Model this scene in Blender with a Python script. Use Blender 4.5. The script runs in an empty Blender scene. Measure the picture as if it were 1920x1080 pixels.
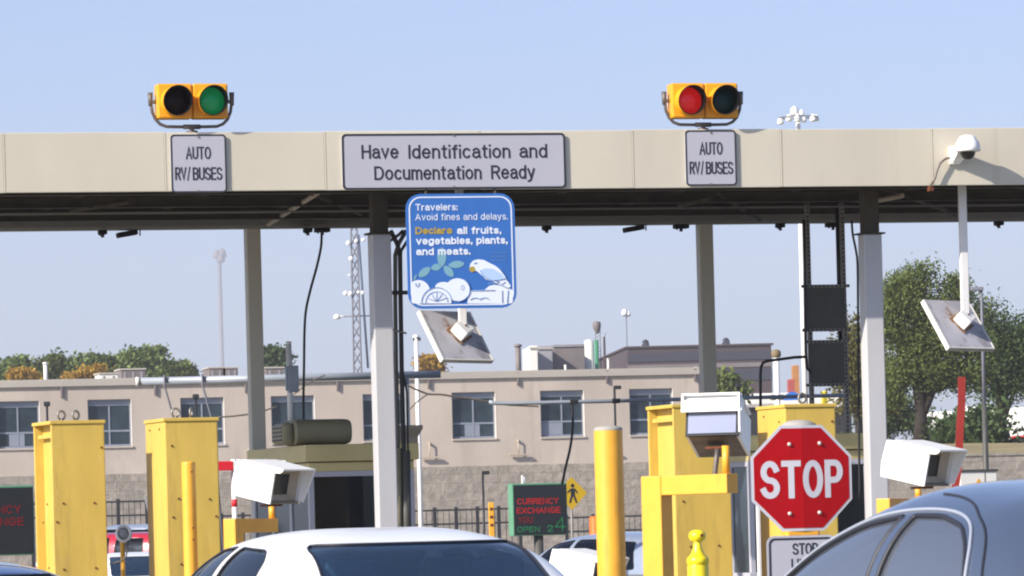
import bpy, bmesh, math, random
import numpy as np
from mathutils import Vector, Matrix

random.seed(7)
rng = np.random.default_rng(7)
R = math.radians
SC = bpy.context.scene
COL = SC.collection

# ------------------------------------------------------------------ camera
FPX, HOR, ROLL, CAMZ = 10000.0, 1030.0, R(1.5), 1.3
cs, sn = math.cos(ROLL), math.sin(ROLL)
cam_d = bpy.data.cameras.new("camera")
cam = bpy.data.objects.new("camera", cam_d)
COL.objects.link(cam)
cam_d.sensor_fit = 'HORIZONTAL'
cam_d.sensor_width = 36.0
cam_d.lens = 36.0 * FPX / 1920.0
cam_d.shift_y = (HOR - 540.0) / 1920.0
cam_d.clip_start = 0.5
cam_d.clip_end = 20000
cam_d.dof.use_dof = True
cam_d.dof.focus_distance = 54.0
cam_d.dof.aperture_fstop = 40.0
cam.matrix_world = Matrix(((cs, sn, 0, 0), (0, 0, -1, 0), (-sn, cs, 0, CAMZ), (0, 0, 0, 1)))
SC.camera = cam

# ------------------------------------------------------------------ sky, sun, exposure
SUN_AZ, SUN_EL = R(38), R(31)          # azimuth measured from -X towards -Y (towards the camera)
w = bpy.data.worlds.new("World")
SC.world = w
w.use_nodes = True
nt = w.node_tree
bg = nt.nodes["Background"]
sky = nt.nodes.new("ShaderNodeTexSky")
sky.sky_type = 'NISHITA'
sky.sun_disc = False
sky.sun_elevation = SUN_EL
sdx, sdy = -math.cos(SUN_AZ), -math.sin(SUN_AZ)
sky.sun_rotation = math.atan2(sdx, sdy) % (2 * math.pi)
sky.altitude = 100
sky.air_density = 0.6
sky.dust_density = 1.4
sky.ozone_density = 5.0
bg.inputs[1].default_value = 0.133
nt.links.new(sky.outputs[0], bg.inputs[0])
sun_d = bpy.data.lights.new("sun", 'SUN')
sun_d.energy = 5.0
sun_d.angle = R(0.5)
sun_d.color = (1.0, 0.93, 0.82)
sun = bpy.data.objects.new("sun", sun_d)
COL.objects.link(sun)
sdir = Vector((sdx * math.cos(SUN_EL), sdy * math.cos(SUN_EL), math.sin(SUN_EL)))
sun.rotation_euler = sdir.to_track_quat('Z', 'Y').to_euler()
sun.location = (-20, -20, 30)
SC.view_settings.view_transform = 'Standard'
SC.view_settings.look = 'None'
SC.view_settings.exposure = 0.62
SC.view_settings.gamma = 1.0
SC.view_settings.use_curve_mapping = False
SC.cycles.max_bounces = 8
SC.cycles.transparent_max_bounces = 24
SC.cycles.use_denoising = True
SC.cycles.pixel_filter_type = 'BLACKMAN_HARRIS'
SC.cycles.filter_width = 2.1

# ------------------------------------------------------------------ helpers
def ray(px, py):
    u, v = (px - 960.0) / FPX, (HOR - py) / FPX
    return cs * u + sn * v, -sn * u + cs * v

def P(px, py, d):
    X, Z = ray(px, py)
    return Vector((X * d, d, Z * d + CAMZ))

class Fr:
    """a vertical plane frame: local x runs along it, local y behind it, local z up from the ground"""
    def __init__(s, d, deg, px=960):
        X, _ = ray(px, HOR)
        s.o = Vector((X * d, d, 0)); s.deg = deg; a = R(deg)
        s.ex = Vector((math.cos(a), math.sin(a), 0)); s.ey = Vector((-math.sin(a), math.cos(a), 0))
    def hit(s, px, py, k=0.0):
        X, Z = ray(px, py)
        t = (k + s.o.dot(s.ey)) / (X * s.ey.x + s.ey.y)
        p = Vector((X * t, t, 0)) - s.o
        return Vector((p.dot(s.ex), k, CAMZ + Z * t))
    def world(s, l):
        return s.o + s.ex * l[0] + s.ey * l[1] + Vector((0, 0, l[2]))

WORLD = Fr(0.0001, 0); WORLD.o = Vector((0, 0, 0))
INFO = {}

def tag(o, label=None, cat=None, group=None, kind=None):
    if label: o['label'] = label
    if cat: o['category'] = cat
    if group: o['group'] = group
    if kind: o['kind'] = kind
    return o

def thing(name, label, cat, fr=WORLD, base=(0, 0, 0), group=None):
    o = bpy.data.objects.new(name, None)
    o.empty_display_size = 0.2
    COL.objects.link(o)
    base = Vector(base)
    o.location = fr.world(base)
    o.rotation_euler = (0, 0, R(fr.deg))
    tag(o, label, cat, group)
    INFO[o.name] = (fr, base)
    return o

def frame_axes(d):
    d = d.normalized()
    a = Vector((0, 0, 1)) if abs(d.z) < 0.9 else Vector((1, 0, 0))
    u = d.cross(a).normalized()
    return u, d.cross(u).normalized()

class MB:
    def __init__(s):
        s.v = []; s.f = []; s.s = []
    def add(s, vs, fs, smooth=False):
        n = len(s.v)
        s.v += [tuple(v) for v in vs]
        s.f += [tuple(i + n for i in f) for f in fs]
        s.s += [smooth] * len(fs) if isinstance(smooth, bool) else list(smooth)
        return s
    def box(s, lo, hi, bev=0.0, rot=None, piv=None):
        lo = Vector(lo); hi = Vector(hi)
        c = (lo + hi) / 2; h = (hi - lo) / 2
        bm = bmesh.new()
        bmesh.ops.create_cube(bm, size=2.0)
        for v in bm.verts: v.co = Vector((v.co.x * h.x, v.co.y * h.y, v.co.z * h.z))
        if bev > 0:
            bmesh.ops.bevel(bm, geom=bm.edges[:], offset=min(bev, 0.45 * min(abs(h.x), abs(h.y), abs(h.z)) * 2), segments=2, profile=0.5, affect='EDGES')
        bm.verts.index_update()
        vs = [v.co.copy() for v in bm.verts]
        fs = [[v.index for v in f.verts] for f in bm.faces]
        bm.free()
        vs = [v + c for v in vs]
        if rot is not None:
            p = Vector(piv) if piv is not None else c
            vs = [rot @ (v - p) + p for v in vs]
        return s.add(vs, fs)
    def cyl(s, p0, p1, r0, r1=None, seg=20, caps=True):
        r1 = r0 if r1 is None else r1
        p0 = Vector(p0); p1 = Vector(p1)
        u, v = frame_axes(p1 - p0)
        vs = []
        for p, r in ((p0, r0), (p1, r1)):
            for i in range(seg):
                a = 2 * math.pi * i / seg
                vs.append(p + (u * math.cos(a) + v * math.sin(a)) * r)
        fs = [(i, (i + 1) % seg, seg + (i + 1) % seg, seg + i) for i in range(seg)]
        sm = [True] * seg
        if caps:
            fs += [tuple(range(seg - 1, -1, -1)), tuple(range(seg, 2 * seg))]; sm += [False, False]
        return s.add(vs, fs, sm)
    def tube(s, pts, r, seg=8, closed=False, rs=None):
        pts = [Vector(p) for p in pts]
        n = len(pts); vs = []; fs = []
        pu = None
        for i, p in enumerate(pts):
            a = pts[(i - 1) % n] if (closed or i > 0) else p
            b = pts[(i + 1) % n] if (closed or i < n - 1) else p
            d = (b - a)
            if d.length < 1e-9: d = Vector((0, 0, 1))
            d.normalize()
            if pu is None: u, _ = frame_axes(d)
            else:
                u = pu - d * pu.dot(d)
                if u.length < 1e-6: u, _ = frame_axes(d)
                u.normalize()
            pu = u; v = d.cross(u)
            rr = rs[i] if rs else r
            for k in range(seg):
                t = 2 * math.pi * k / seg
                vs.append(p + (u * math.cos(t) + v * math.sin(t)) * rr)
        m = n if closed else n - 1
        for i in range(m):
            j = (i + 1) % n
            for k in range(seg):
                l = (k + 1) % seg
                fs.append((i * seg + k, i * seg + l, j * seg + l, j * seg + k))
        sm = [True] * len(fs)
        if not closed:
            fs += [tuple(range(seg - 1, -1, -1)), tuple(range((n - 1) * seg, n * seg))]; sm += [False] * 2
        return s.add(vs, fs, sm)
    def prism(s, poly, y0, y1):
        """poly in local (x, z), pushed from y0 to y1"""
        n = len(poly)
        area = sum(poly[i][0] * poly[(i + 1) % n][1] - poly[(i + 1) % n][0] * poly[i][1] for i in range(n))
        if area < 0: poly = poly[::-1]
        if y0 > y1: y0, y1 = y1, y0
        vs = [(p[0], y0, p[1]) for p in poly] + [(p[0], y1, p[1]) for p in poly]
        fs = [tuple(range(n)), tuple(range(2 * n - 1, n - 1, -1))]
        fs += [((i + 1) % n, i, n + i, n + (i + 1) % n) for i in range(n)]
        return s.add(vs, fs)
    def ring(s, outer, inner, y0, y1):
        """a closed band between two polygons of equal count in (x, z)"""
        n = len(outer)
        vs = [(p[0], y0, p[1]) for p in outer] + [(p[0], y0, p[1]) for p in inner] + [(p[0], y1, p[1]) for p in outer] + [(p[0], y1, p[1]) for p in inner]
        fs = []
        for i in range(n):
            j = (i + 1) % n
            fs += [(i, j, n + j, n + i), (2 * n + j, 2 * n + i, 3 * n + i, 3 * n + j), (j, i, 2 * n + i, 2 * n + j), (n + i, n + j, 3 * n + j, 3 * n + i)]
        return s.add(vs, fs)
    def lathe(s, c, prof, seg=28, axis='z', rot=None):
        """prof: list of (radius, height)"""
        c = Vector(c); vs = []; fs = []
        for r, h in prof:
            for k in range(seg):
                t = 2 * math.pi * k / seg
                if axis == 'z': q = Vector((r * math.cos(t), r * math.sin(t), h))
                else: q = Vector((r * math.cos(t), -h, r * math.sin(t)))
                vs.append(c + (rot @ q if rot is not None else q))
        for i in range(len(prof) - 1):
            for k in range(seg):
                l = (k + 1) % seg
                fs.append((i * seg + k, i * seg + l, (i + 1) * seg + l, (i + 1) * seg + k))
        return s.add(vs, fs, True)
    def hull8(s, a, b):
        """a solid between quad a and quad b (4 points each, same order)"""
        vs = list(a) + list(b)
        fs = [(3, 2, 1, 0), (4, 5, 6, 7)] + [(i, (i + 1) % 4, 4 + (i + 1) % 4, 4 + i) for i in range(4)]
        return s.add(vs, fs)
    def xform(s, m):
        s.v = [tuple(m @ Vector(v)) for v in s.v]; return s
    def build(s, name, mat, parent=None, fr=None, fix=True):
        if parent is not None:
            root = parent
            while root.parent: root = root.parent
            f_, base = INFO[root.name]
        else:
            f_ = fr or WORLD
            vv = np.array(s.v)
            base = Vector(((vv[:, 0].min() + vv[:, 0].max()) / 2, (vv[:, 1].min() + vv[:, 1].max()) / 2, vv[:, 2].min()))
        me = bpy.data.meshes.new(name)
        vv = np.array(s.v, dtype=float) - np.array(base)
        me.from_pydata(vv.tolist(), [], s.f)
        me.polygons.foreach_set('use_smooth', s.s)
        me.materials.append(mat)
        me.update()
        if fix:
            bm = bmesh.new(); bm.from_mesh(me)
            bmesh.ops.recalc_face_normals(bm, faces=bm.faces[:])
            bm.to_mesh(me); bm.free()
        o = bpy.data.objects.new(name, me)
        COL.objects.link(o)
        if parent is not None: o.parent = parent
        else:
            o.location = f_.world(base); o.rotation_euler = (0, 0, R(f_.deg))
            INFO[o.name] = (f_, base)
        return o

def rrect(x0, z0, x1, z1, r, n=5):
    pts = []
    for cx, cz, a0 in ((x1 - r, z1 - r, 0), (x0 + r, z1 - r, 90), (x0 + r, z0 + r, 180), (x1 - r, z0 + r, 270)):
        for i in range(n + 1):
            a = R(a0 + 90 * i / n)
            pts.append((cx + r * math.cos(a), cz + r * math.sin(a)))
    return pts

def rpoly(pts, r, n=4):
    out = []; m = len(pts)
    for i in range(m):
        p = Vector(pts[i]); a = Vector(pts[i - 1]); b = Vector(pts[(i + 1) % m])
        da = a - p; db = b - p
        rr = r[i] if isinstance(r, (list, tuple)) else r
        rr = min(rr, 0.45 * da.length, 0.45 * db.length)
        a1 = p + da.normalized() * rr; b1 = p + db.normalized() * rr
        for k in range(n + 1):
            t = k / n
            out.append(tuple(a1 * (1 - t) ** 2 + p * 2 * t * (1 - t) + b1 * t ** 2))
    return out

def lin(h):
    h = h.lstrip('#'); c = [int(h[i:i + 2], 16) / 255 for i in (0, 2, 4)]
    return tuple(x / 12.92 if x <= 0.04045 else ((x + 0.055) / 1.055) ** 2.4 for x in c)

# ------------------------------------------------------------------ materials
def mat(name, col, rough=0.5, metal=0.0, var=0.12, vscale=2.0, stretch=(1, 1, 1), bump=0.0, bscale=60.0, dirt=None, spec=0.5, coat=0.0, emit=None, runs=None):
    """dirt = (colour, threshold 0..1, scale, stretch)"""
    m = bpy.data.materials.new(name); m.use_nodes = True
    n = m.node_tree.nodes; l = m.node_tree.links
    b = n["Principled BSDF"]
    b.inputs["Roughness"].default_value = rough
    b.inputs["Metallic"].default_value = metal
    b.inputs["Specular IOR Level"].default_value = spec
    b.inputs["Coat Weight"].default_value = coat
    b.inputs["Coat Roughness"].default_value = 0.05
    tc = n.new("ShaderNodeTexCoord")
    mp = n.new("ShaderNodeMapping"); mp.inputs["Scale"].default_value = stretch
    l.new(tc.outputs["Object"], mp.inputs["Vector"])
    nz = n.new("ShaderNodeTexNoise"); nz.inputs["Scale"].default_value = vscale; nz.inputs["Detail"].default_value = 6; nz.inputs["Roughness"].default_value = 0.6
    l.new(mp.outputs[0], nz.inputs["Vector"])
    mr = n.new("ShaderNodeMapRange"); mr.inputs[1].default_value = 0.3; mr.inputs[2].default_value = 0.7
    mr.inputs[3].default_value = 1 - var; mr.inputs[4].default_value = 1 + var
    l.new(nz.outputs[0], mr.inputs[0])
    mx = n.new("ShaderNodeMix"); mx.data_type = 'RGBA'; mx.blend_type = 'MULTIPLY'; mx.inputs[0].default_value = 1.0
    mx.inputs[6].default_value = (*col, 1)
    l.new(mr.outputs[0], mx.inputs[7])
    out = mx.outputs[2]
    if dirt:
        dc, th, ds, dst = dirt
        mp2 = n.new("ShaderNodeMapping"); mp2.inputs["Scale"].default_value = dst; mp2.inputs["Location"].default_value = (3.1, 1.7, 0.4)
        l.new(tc.outputs["Object"], mp2.inputs["Vector"])
        nd = n.new("ShaderNodeTexNoise"); nd.inputs["Scale"].default_value = ds; nd.inputs["Detail"].default_value = 8; nd.inputs["Roughness"].default_value = 0.7
        l.new(mp2.outputs[0], nd.inputs["Vector"])
        r2 = n.new("ShaderNodeMapRange"); r2.inputs[1].default_value = th; r2.inputs[2].default_value = th + 0.12; r2.inputs[3].default_value = 0; r2.inputs[4].default_value = 0.85
        l.new(nd.outputs[0], r2.inputs[0])
        m2 = n.new("ShaderNodeMix"); m2.data_type = 'RGBA'
        l.new(r2.outputs[0], m2.inputs[0]); l.new(out, m2.inputs[6]); m2.inputs[7].default_value = (*dc, 1)
        out = m2.outputs[2]
    if runs:
        for (rc, th, sc_, st_, am) in runs:
            mp3 = n.new("ShaderNodeMapping"); mp3.inputs["Scale"].default_value = st_; mp3.inputs["Location"].default_value = (7.3 * th, 2.9, 5.1 * th)
            l.new(tc.outputs["Object"], mp3.inputs["Vector"])
            n3 = n.new("ShaderNodeTexNoise"); n3.inputs["Scale"].default_value = sc_; n3.inputs["Detail"].default_value = 7; n3.inputs["Roughness"].default_value = 0.65
            l.new(mp3.outputs[0], n3.inputs["Vector"])
            r3 = n.new("ShaderNodeMapRange"); r3.inputs[1].default_value = th; r3.inputs[2].default_value = th + 0.1; r3.inputs[4].default_value = am
            l.new(n3.outputs[0], r3.inputs[0])
            m3 = n.new("ShaderNodeMix"); m3.data_type = 'RGBA'; l.new(r3.outputs[0], m3.inputs[0]); l.new(out, m3.inputs[6]); m3.inputs[7].default_value = (*rc, 1)
            out = m3.outputs[2]
    l.new(out, b.inputs["Base Color"])
    if bump > 0:
        nb = n.new("ShaderNodeTexNoise"); nb.inputs["Scale"].default_value = bscale; nb.inputs["Detail"].default_value = 5
        l.new(tc.outputs["Object"], nb.inputs["Vector"])
        bp = n.new("ShaderNodeBump"); bp.inputs["Strength"].default_value = bump; bp.inputs["Distance"].default_value = 0.02
        l.new(nb.outputs[0], bp.inputs["Height"]); l.new(bp.outputs[0], b.inputs["Normal"])
    if emit:
        b.inputs["Emission Color"].default_value = (*emit[0], 1); b.inputs["Emission Strength"].default_value = emit[1]
    return m

def block_mat(name, c1, c2, mortar, bw, bh, rot=True):
    m = bpy.data.materials.new(name); m.use_nodes = True
    n = m.node_tree.nodes; l = m.node_tree.links
    b = n["Principled BSDF"]; b.inputs["Roughness"].default_value = 0.9; b.inputs["Specular IOR Level"].default_value = 0.2
    tc = n.new("ShaderNodeTexCoord"); mp = n.new("ShaderNodeMapping")
    mp.inputs["Rotation"].default_value = (R(-90), 0, 0)
    l.new(tc.outputs["Object"], mp.inputs["Vector"])
    br = n.new("ShaderNodeTexBrick")
    br.inputs["Scale"].default_value = 1.0; br.inputs["Brick Width"].default_value = bw; br.inputs["Row Height"].default_value = bh
    br.inputs["Mortar Size"].default_value = 0.012; br.inputs["Color1"].default_value = (*c1, 1); br.inputs["Color2"].default_value = (*c2, 1); br.inputs["Mortar"].default_value = (*mortar, 1)
    l.new(mp.outputs[0], br.inputs["Vector"])
    nz = n.new("ShaderNodeTexNoise"); nz.inputs["Scale"].default_value = 3.5; nz.inputs["Detail"].default_value = 9; nz.inputs["Roughness"].default_value = 0.75
    l.new(tc.outputs["Object"], nz.inputs["Vector"])
    mr = n.new("ShaderNodeMapRange"); mr.inputs[1].default_value = 0.3; mr.inputs[2].default_value = 0.7; mr.inputs[3].default_value = 0.7; mr.inputs[4].default_value = 1.3
    l.new(nz.outputs[0], mr.inputs[0])
    mx = n.new("ShaderNodeMix"); mx.data_type = 'RGBA'; mx.blend_type = 'MULTIPLY'; mx.inputs[0].default_value = 1
    l.new(br.outputs[0], mx.inputs[6]); l.new(mr.outputs[0], mx.inputs[7]); l.new(mx.outputs[2], b.inputs["Base Color"])
    bp = n.new("ShaderNodeBump"); bp.inputs["Strength"].default_value = 1.0; bp.inputs["Distance"].default_value = 0.08
    l.new(nz.outputs[0], bp.inputs["Height"]); l.new(bp.outputs[0], b.inputs["Normal"])
    return m

def perf_mat(name, length, width, along):
    """galvanised steel with a row of punched holes; along = 2 for a post, 0 for a bar"""
    m = mat(name, (0.20, 0.18, 0.16), 0.5, 0.4, var=0.25, vscale=9)
    n = m.node_tree.nodes; l = m.node_tree.links; b = n["Principled BSDF"]
    tc = n.new("ShaderNodeTexCoord"); sp = n.new("ShaderNodeSeparateXYZ"); l.new(tc.outputs["Generated"], sp.inputs[0])
    def mth(op, a, v=None, w=None):
        q = n.new("ShaderNodeMath"); q.operation = op; l.new(a, q.inputs[0])
        if v is not None: (l.new(v, q.inputs[1]) if hasattr(v, 'links') else setattr(q.inputs[1], 'default_value', v))
        return q.outputs[0]
    pitch = 0.05
    u = mth('MULTIPLY', mth('SUBTRACT', mth('FRACT', mth('MULTIPLY', sp.outputs[along], length / pitch)), 0.5), pitch)
    v = mth('MULTIPLY', mth('SUBTRACT', sp.outputs[2 - along], 0.5), width)
    d = mth('SQRT', mth('ADD', mth('MULTIPLY', u, u), mth('MULTIPLY', v, v)))
    k = mth('LESS_THAN', d, 0.0115)
    mx = n.new("ShaderNodeMix"); mx.data_type = 'RGBA'; l.new(k, mx.inputs[0])
    src = b.inputs["Base Color"].links[0].from_socket; l.new(src, mx.inputs[6]); mx.inputs[7].default_value = (0.008, 0.008, 0.008, 1); l.new(mx.outputs[2], b.inputs["Base Color"])
    return m

def leaf_mat(name, c1, c2, c3=None):
    m = bpy.data.materials.new(name); m.use_nodes = True
    n = m.node_tree.nodes; l = m.node_tree.links
    b = n["Principled BSDF"]; b.inputs["Roughness"].default_value = 0.6; b.inputs["Specular IOR Level"].default_value = 0.25
    g = n.new("ShaderNodeNewGeometry"); cr = n.new("ShaderNodeValToRGB")
    cr.color_ramp.elements[0].color = (*c1, 1); cr.color_ramp.elements[1].color = (*c2, 1)
    if c3:
        e = cr.color_ramp.elements.new(0.85); e.color = (*c2, 1); cr.color_ramp.elements[2].color = (*c3, 1)
    tc = n.new("ShaderNodeTexCoord"); nz = n.new("ShaderNodeTexNoise"); nz.inputs["Scale"].default_value = 0.55; nz.inputs["Detail"].default_value = 3
    l.new(tc.outputs["Object"], nz.inputs["Vector"])
    ad = n.new("ShaderNodeMath"); ad.operation = 'MULTIPLY_ADD'; ad.inputs[1].default_value = 0.5; 
    l.new(g.outputs["Random Per Island"], ad.inputs[0])
    m2 = n.new("ShaderNodeMath"); m2.operation = 'MULTIPLY_ADD'; m2.inputs[1].default_value = 1.6; m2.inputs[2].default_value = -0.55
    l.new(nz.outputs[0], m2.inputs[0]); l.new(m2.outputs[0], ad.inputs[2])
    l.new(ad.outputs[0], cr.inputs[0]); l.new(cr.outputs[0], b.inputs["Base Color"])
    t = n.new("ShaderNodeBsdfTranslucent"); l.new(cr.outputs[0], t.inputs[0])
    ms = n.new("ShaderNodeMixShader"); ms.inputs[0].default_value = 0.3
    l.new(b.outputs[0], ms.inputs[1]); l.new(t.outputs[0], ms.inputs[2]); l.new(ms.outputs[0], n["Material Output"].inputs[0])
    return m

def glass_mat(name, tint, refl=0.12, rough=0.01, film=None):
    """tinted pane: light passes through the tint, the sky is mirrored by the pane's angle, a diffuse film colour stands in for milky reflections"""
    m = bpy.data.materials.new(name); m.use_nodes = True
    n = m.node_tree.nodes; l = m.node_tree.links
    n.remove(n["Principled BSDF"])
    tr = n.new("ShaderNodeBsdfTransparent"); tr.inputs[0].default_value = (*tint, 1)
    gl = n.new("ShaderNodeBsdfGlossy"); gl.inputs["Roughness"].default_value = rough
    fr = n.new("ShaderNodeFresnel"); fr.inputs[0].default_value = 1.5
    ma = n.new("ShaderNodeMath"); ma.operation = 'ADD'; ma.inputs[1].default_value = refl; ma.use_clamp = True
    l.new(fr.outputs[0], ma.inputs[0])
    ms = n.new("ShaderNodeMixShader"); l.new(ma.outputs[0], ms.inputs[0]); l.new(gl.outputs[0], ms.inputs[2])
    if film:
        df = n.new("ShaderNodeBsdfDiffuse"); df.inputs[0].default_value = (*film[0], 1)
        m2 = n.new("ShaderNodeMixShader"); m2.inputs[0].default_value = film[1]
        l.new(tr.outputs[0], m2.inputs[1]); l.new(df.outputs[0], m2.inputs[2]); l.new(m2.outputs[0], ms.inputs[1])
    else: l.new(tr.outputs[0], ms.inputs[1])
    l.new(ms.outputs[0], n["Material Output"].inputs[0])
    return m

RUST = lin('6b3a1e')
M_fascia = mat('cream_painted_metal', (0.555, 0.505, 0.405), 0.5, runs=(((0.44, 0.39, 0.30), 0.60, 4, (1, 1, 0.05), 0.4), ((0.62, 0.57, 0.48), 0.58, 0.8, (1, 1, 1), 0.5)), var=0.06, vscale=1.1, stretch=(1, 1, 0.5), bump=0.03, bscale=1.3, dirt=((0.50, 0.43, 0.32), 0.60, 2.6, (1, 1, 0.12)))
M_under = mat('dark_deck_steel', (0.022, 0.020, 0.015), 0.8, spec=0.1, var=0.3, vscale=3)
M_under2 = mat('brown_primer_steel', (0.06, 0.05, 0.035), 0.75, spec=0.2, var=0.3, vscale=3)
M_beam = mat('grey_beam_paint', (0.20, 0.195, 0.18), 0.6, spec=0.25, var=0.15, vscale=1.2, stretch=(0.3, 1, 1), dirt=((0.08, 0.07, 0.06), 0.6, 2.0, (0.3, 1, 1)))
M_col = mat('pale_column_paint', (0.46, 0.45, 0.46), 0.45, var=0.07, vscale=2, stretch=(1, 1, 0.25), dirt=((0.38, 0.33, 0.27), 0.68, 3, (1, 1, 0.2)))
M_colb = mat('stone_column_paint', (0.52, 0.48, 0.40), 0.5, var=0.08, vscale=2, stretch=(1, 1, 0.25), dirt=((0.25, 0.2, 0.15), 0.68, 3, (1, 1, 0.2)))
M_signw = mat('sign_white_sheet', (0.42, 0.41, 0.46), 0.4, var=0.03, vscale=1.5)
M_signb = mat('sign_black_print', (0.02, 0.022, 0.03), 0.45, var=0.05)
M_blue = mat('sign_blue_print', (0.035, 0.14, 0.44), 0.4, var=0.07, vscale=3)
M_white = mat('white_print', (0.72, 0.76, 0.84), 0.45, var=0.03)
M_paleb = mat('pale_blue_print', (0.42, 0.56, 0.78), 0.45, var=0.03)
M_leafp = mat('grey_green_print', (0.18, 0.36, 0.44), 0.45, var=0.05)
M_gold = mat('gold_print', (0.42, 0.30, 0.05), 0.45, var=0.2, vscale=30)
M_line = mat('blue_line_print', (0.10, 0.20, 0.45), 0.45, var=0.05)
M_sigy = mat('signal_yellow', (0.75, 0.33, 0.010), 0.35, var=0.08, vscale=6, dirt=((0.35, 0.16, 0.02), 0.68, 8, (1, 1, 1)))
M_hood = mat('visor_black', (0.008, 0.008, 0.008), 0.7, spec=0.15, var=0.2)
M_pipe = mat('weathered_pipe', (0.13, 0.11, 0.10), 0.5, 0.3, var=0.3, vscale=9, dirt=(RUST, 0.6, 9, (1, 1, 1)))
M_grn = mat('green_lens_lit', (0.004, 0.20, 0.055), 0.2, emit=((0.0, 0.42, 0.12), 0.12))
M_grnoff = mat('green_lens_dark', (0.004, 0.03, 0.028), 0.25, spec=0.2)
M_red = mat('red_lens_lit', (0.5, 0.01, 0.01), 0.2, emit=((1.0, 0.012, 0.01), 0.20))
M_redoff = mat('red_lens_dark', (0.012, 0.003, 0.003), 0.25, spec=0.12)
M_yel = mat('safety_yellow_paint', (0.56, 0.385, 0.072), 0.5, runs=(((0.36, 0.24, 0.06), 0.56, 5, (1, 1, 0.12), 0.45), ((0.62, 0.50, 0.25), 0.60, 3.5, (1, 1, 0.5), 0.5), ((0.20, 0.10, 0.035), 0.70, 16, (1, 1, 0.35), 0.9)), var=0.10, vscale=3.0, stretch=(1, 1, 0.3), dirt=(lin('8a5a26'), 0.67, 12, (1, 1, 0.5)), bump=0.08, bscale=25)
M_yel2 = mat('orange_yellow_paint', (0.74, 0.36, 0.03), 0.42, runs=(((0.42, 0.19, 0.03), 0.60, 7, (1, 1, 0.15), 0.5), ((0.18, 0.09, 0.03), 0.71, 18, (1, 1, 0.4), 0.9)), var=0.07, vscale=4, dirt=(RUST, 0.72, 9, (1, 1, 0.5)))
M_yel3 = mat('lemon_yellow_paint', (0.78, 0.62, 0.01), 0.35, var=0.06, vscale=6)
M_rust = mat('rusty_bolt', RUST, 0.8, 0.2, var=0.3, vscale=20)
M_ringm = mat('galvanised_ring', (0.25, 0.24, 0.22), 0.5, 0.6, var=0.3, vscale=20)
M_wbox = mat('white_enamel', (0.84, 0.82, 0.79), 0.35, runs=(((0.55, 0.50, 0.43), 0.64, 8, (1, 1, 0.25), 0.6),), var=0.03, vscale=3, dirt=((0.55, 0.47, 0.38), 0.7, 5, (1, 1, 0.4)))
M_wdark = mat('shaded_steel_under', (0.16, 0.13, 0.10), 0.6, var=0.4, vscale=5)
M_lens = mat('dark_window', (0.015, 0.014, 0.012), 0.12, var=0.1)
M_beige = mat('beige_frame', (0.42, 0.35, 0.27), 0.5, var=0.1)
M_sred = mat('stop_red_sheet', (0.34, 0.003, 0.007), 0.4, spec=0.12, var=0.10, vscale=3)
M_swht = mat('stop_white_sheet', (0.50, 0.49, 0.54), 0.4, var=0.03)
M_bolt = mat('pale_bolt', (0.6, 0.55, 0.5), 0.4, 0.3, var=0.1)
M_stucco = mat('pink_stucco', (0.455, 0.385, 0.325), 0.9, var=0.10, vscale=0.7, stretch=(1, 1, 0.5), bump=0.25, bscale=18, runs=(((0.37, 0.305, 0.255), 0.56, 1.6, (1, 1, 0.10), 0.5), ((0.54, 0.465, 0.405), 0.58, 0.35, (1, 1, 0.8), 0.6)), dirt=((0.40, 0.33, 0.29), 0.6, 0.5, (1, 1, 0.3)))
M_block = block_mat('split_face_block', (0.30, 0.265, 0.225), (0.36, 0.31, 0.265), (0.25, 0.225, 0.20), 0.6, 0.3)
M_cap = mat('parapet_metal', (0.40, 0.36, 0.31), 0.5, var=0.06, vscale=0.6)
M_winf = mat('window_frame_grey', (0.23, 0.25, 0.30), 0.4, var=0.05)
M_reveal = mat('window_reveal_sunlit_tone', (0.62, 0.56, 0.50), 0.7, var=0.05)
M_pane = mat('window_dark_glass', (0.028, 0.042, 0.055), 0.1, var=0.6, vscale=0.9, spec=0.55)
M_black = mat('black_paint', (0.02, 0.02, 0.024), 0.5, var=0.2, spec=0.3)
M_darkgrey = mat('dark_olive_grey', (0.062, 0.060, 0.052), 0.55, var=0.15, vscale=4, dirt=((0.12, 0.10, 0.05), 0.66, 6, (1, 1, 1)))
M_perf = mat('perforated_steel', (0.20, 0.18, 0.16), 0.5, 0.4, var=0.25, vscale=9)
M_olive = mat('olive_paint', (0.55, 0.45, 0.20), 0.5, var=0.08, vscale=3)
M_olived = mat('dark_olive_metal', (0.24, 0.21, 0.12), 0.45, var=0.15, vscale=3, stretch=(0.4, 1, 3))
M_gframe = mat('grey_frame_paint', (0.42, 0.41, 0.46), 0.45, var=0.06)
M_gpipe = mat('grey_galvanised', (0.30, 0.33, 0.38), 0.4, 0.1, var=0.2, vscale=3, stretch=(0.3, 1, 1))
M_wpole = mat('white_pole_paint', (0.75, 0.72, 0.70), 0.4, var=0.06, vscale=4, dirt=((0.4, 0.28, 0.2), 0.73, 8, (1, 1, 1)))
M_panel = mat('stained_panel', (0.47, 0.45, 0.48), 0.5, var=0.15, vscale=3, dirt=(lin('6f4e33'), 0.55, 3.6, (1, 1, 1)), runs=(((0.20, 0.18, 0.19), 0.55, 4, (1, 1, 1), 0.6),))
M_asphalt = mat('worn_concrete_apron', (0.20, 0.19, 0.165), 0.9, var=0.25, vscale=0.3, bump=0.3, bscale=80)
M_conc = mat('concrete', (0.33, 0.31, 0.28), 0.85, var=0.12, vscale=1.2, bump=0.2, bscale=40)
M_paint = mat('road_paint', (0.7, 0.7, 0.68), 0.7, var=0.15, vscale=6)
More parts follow.
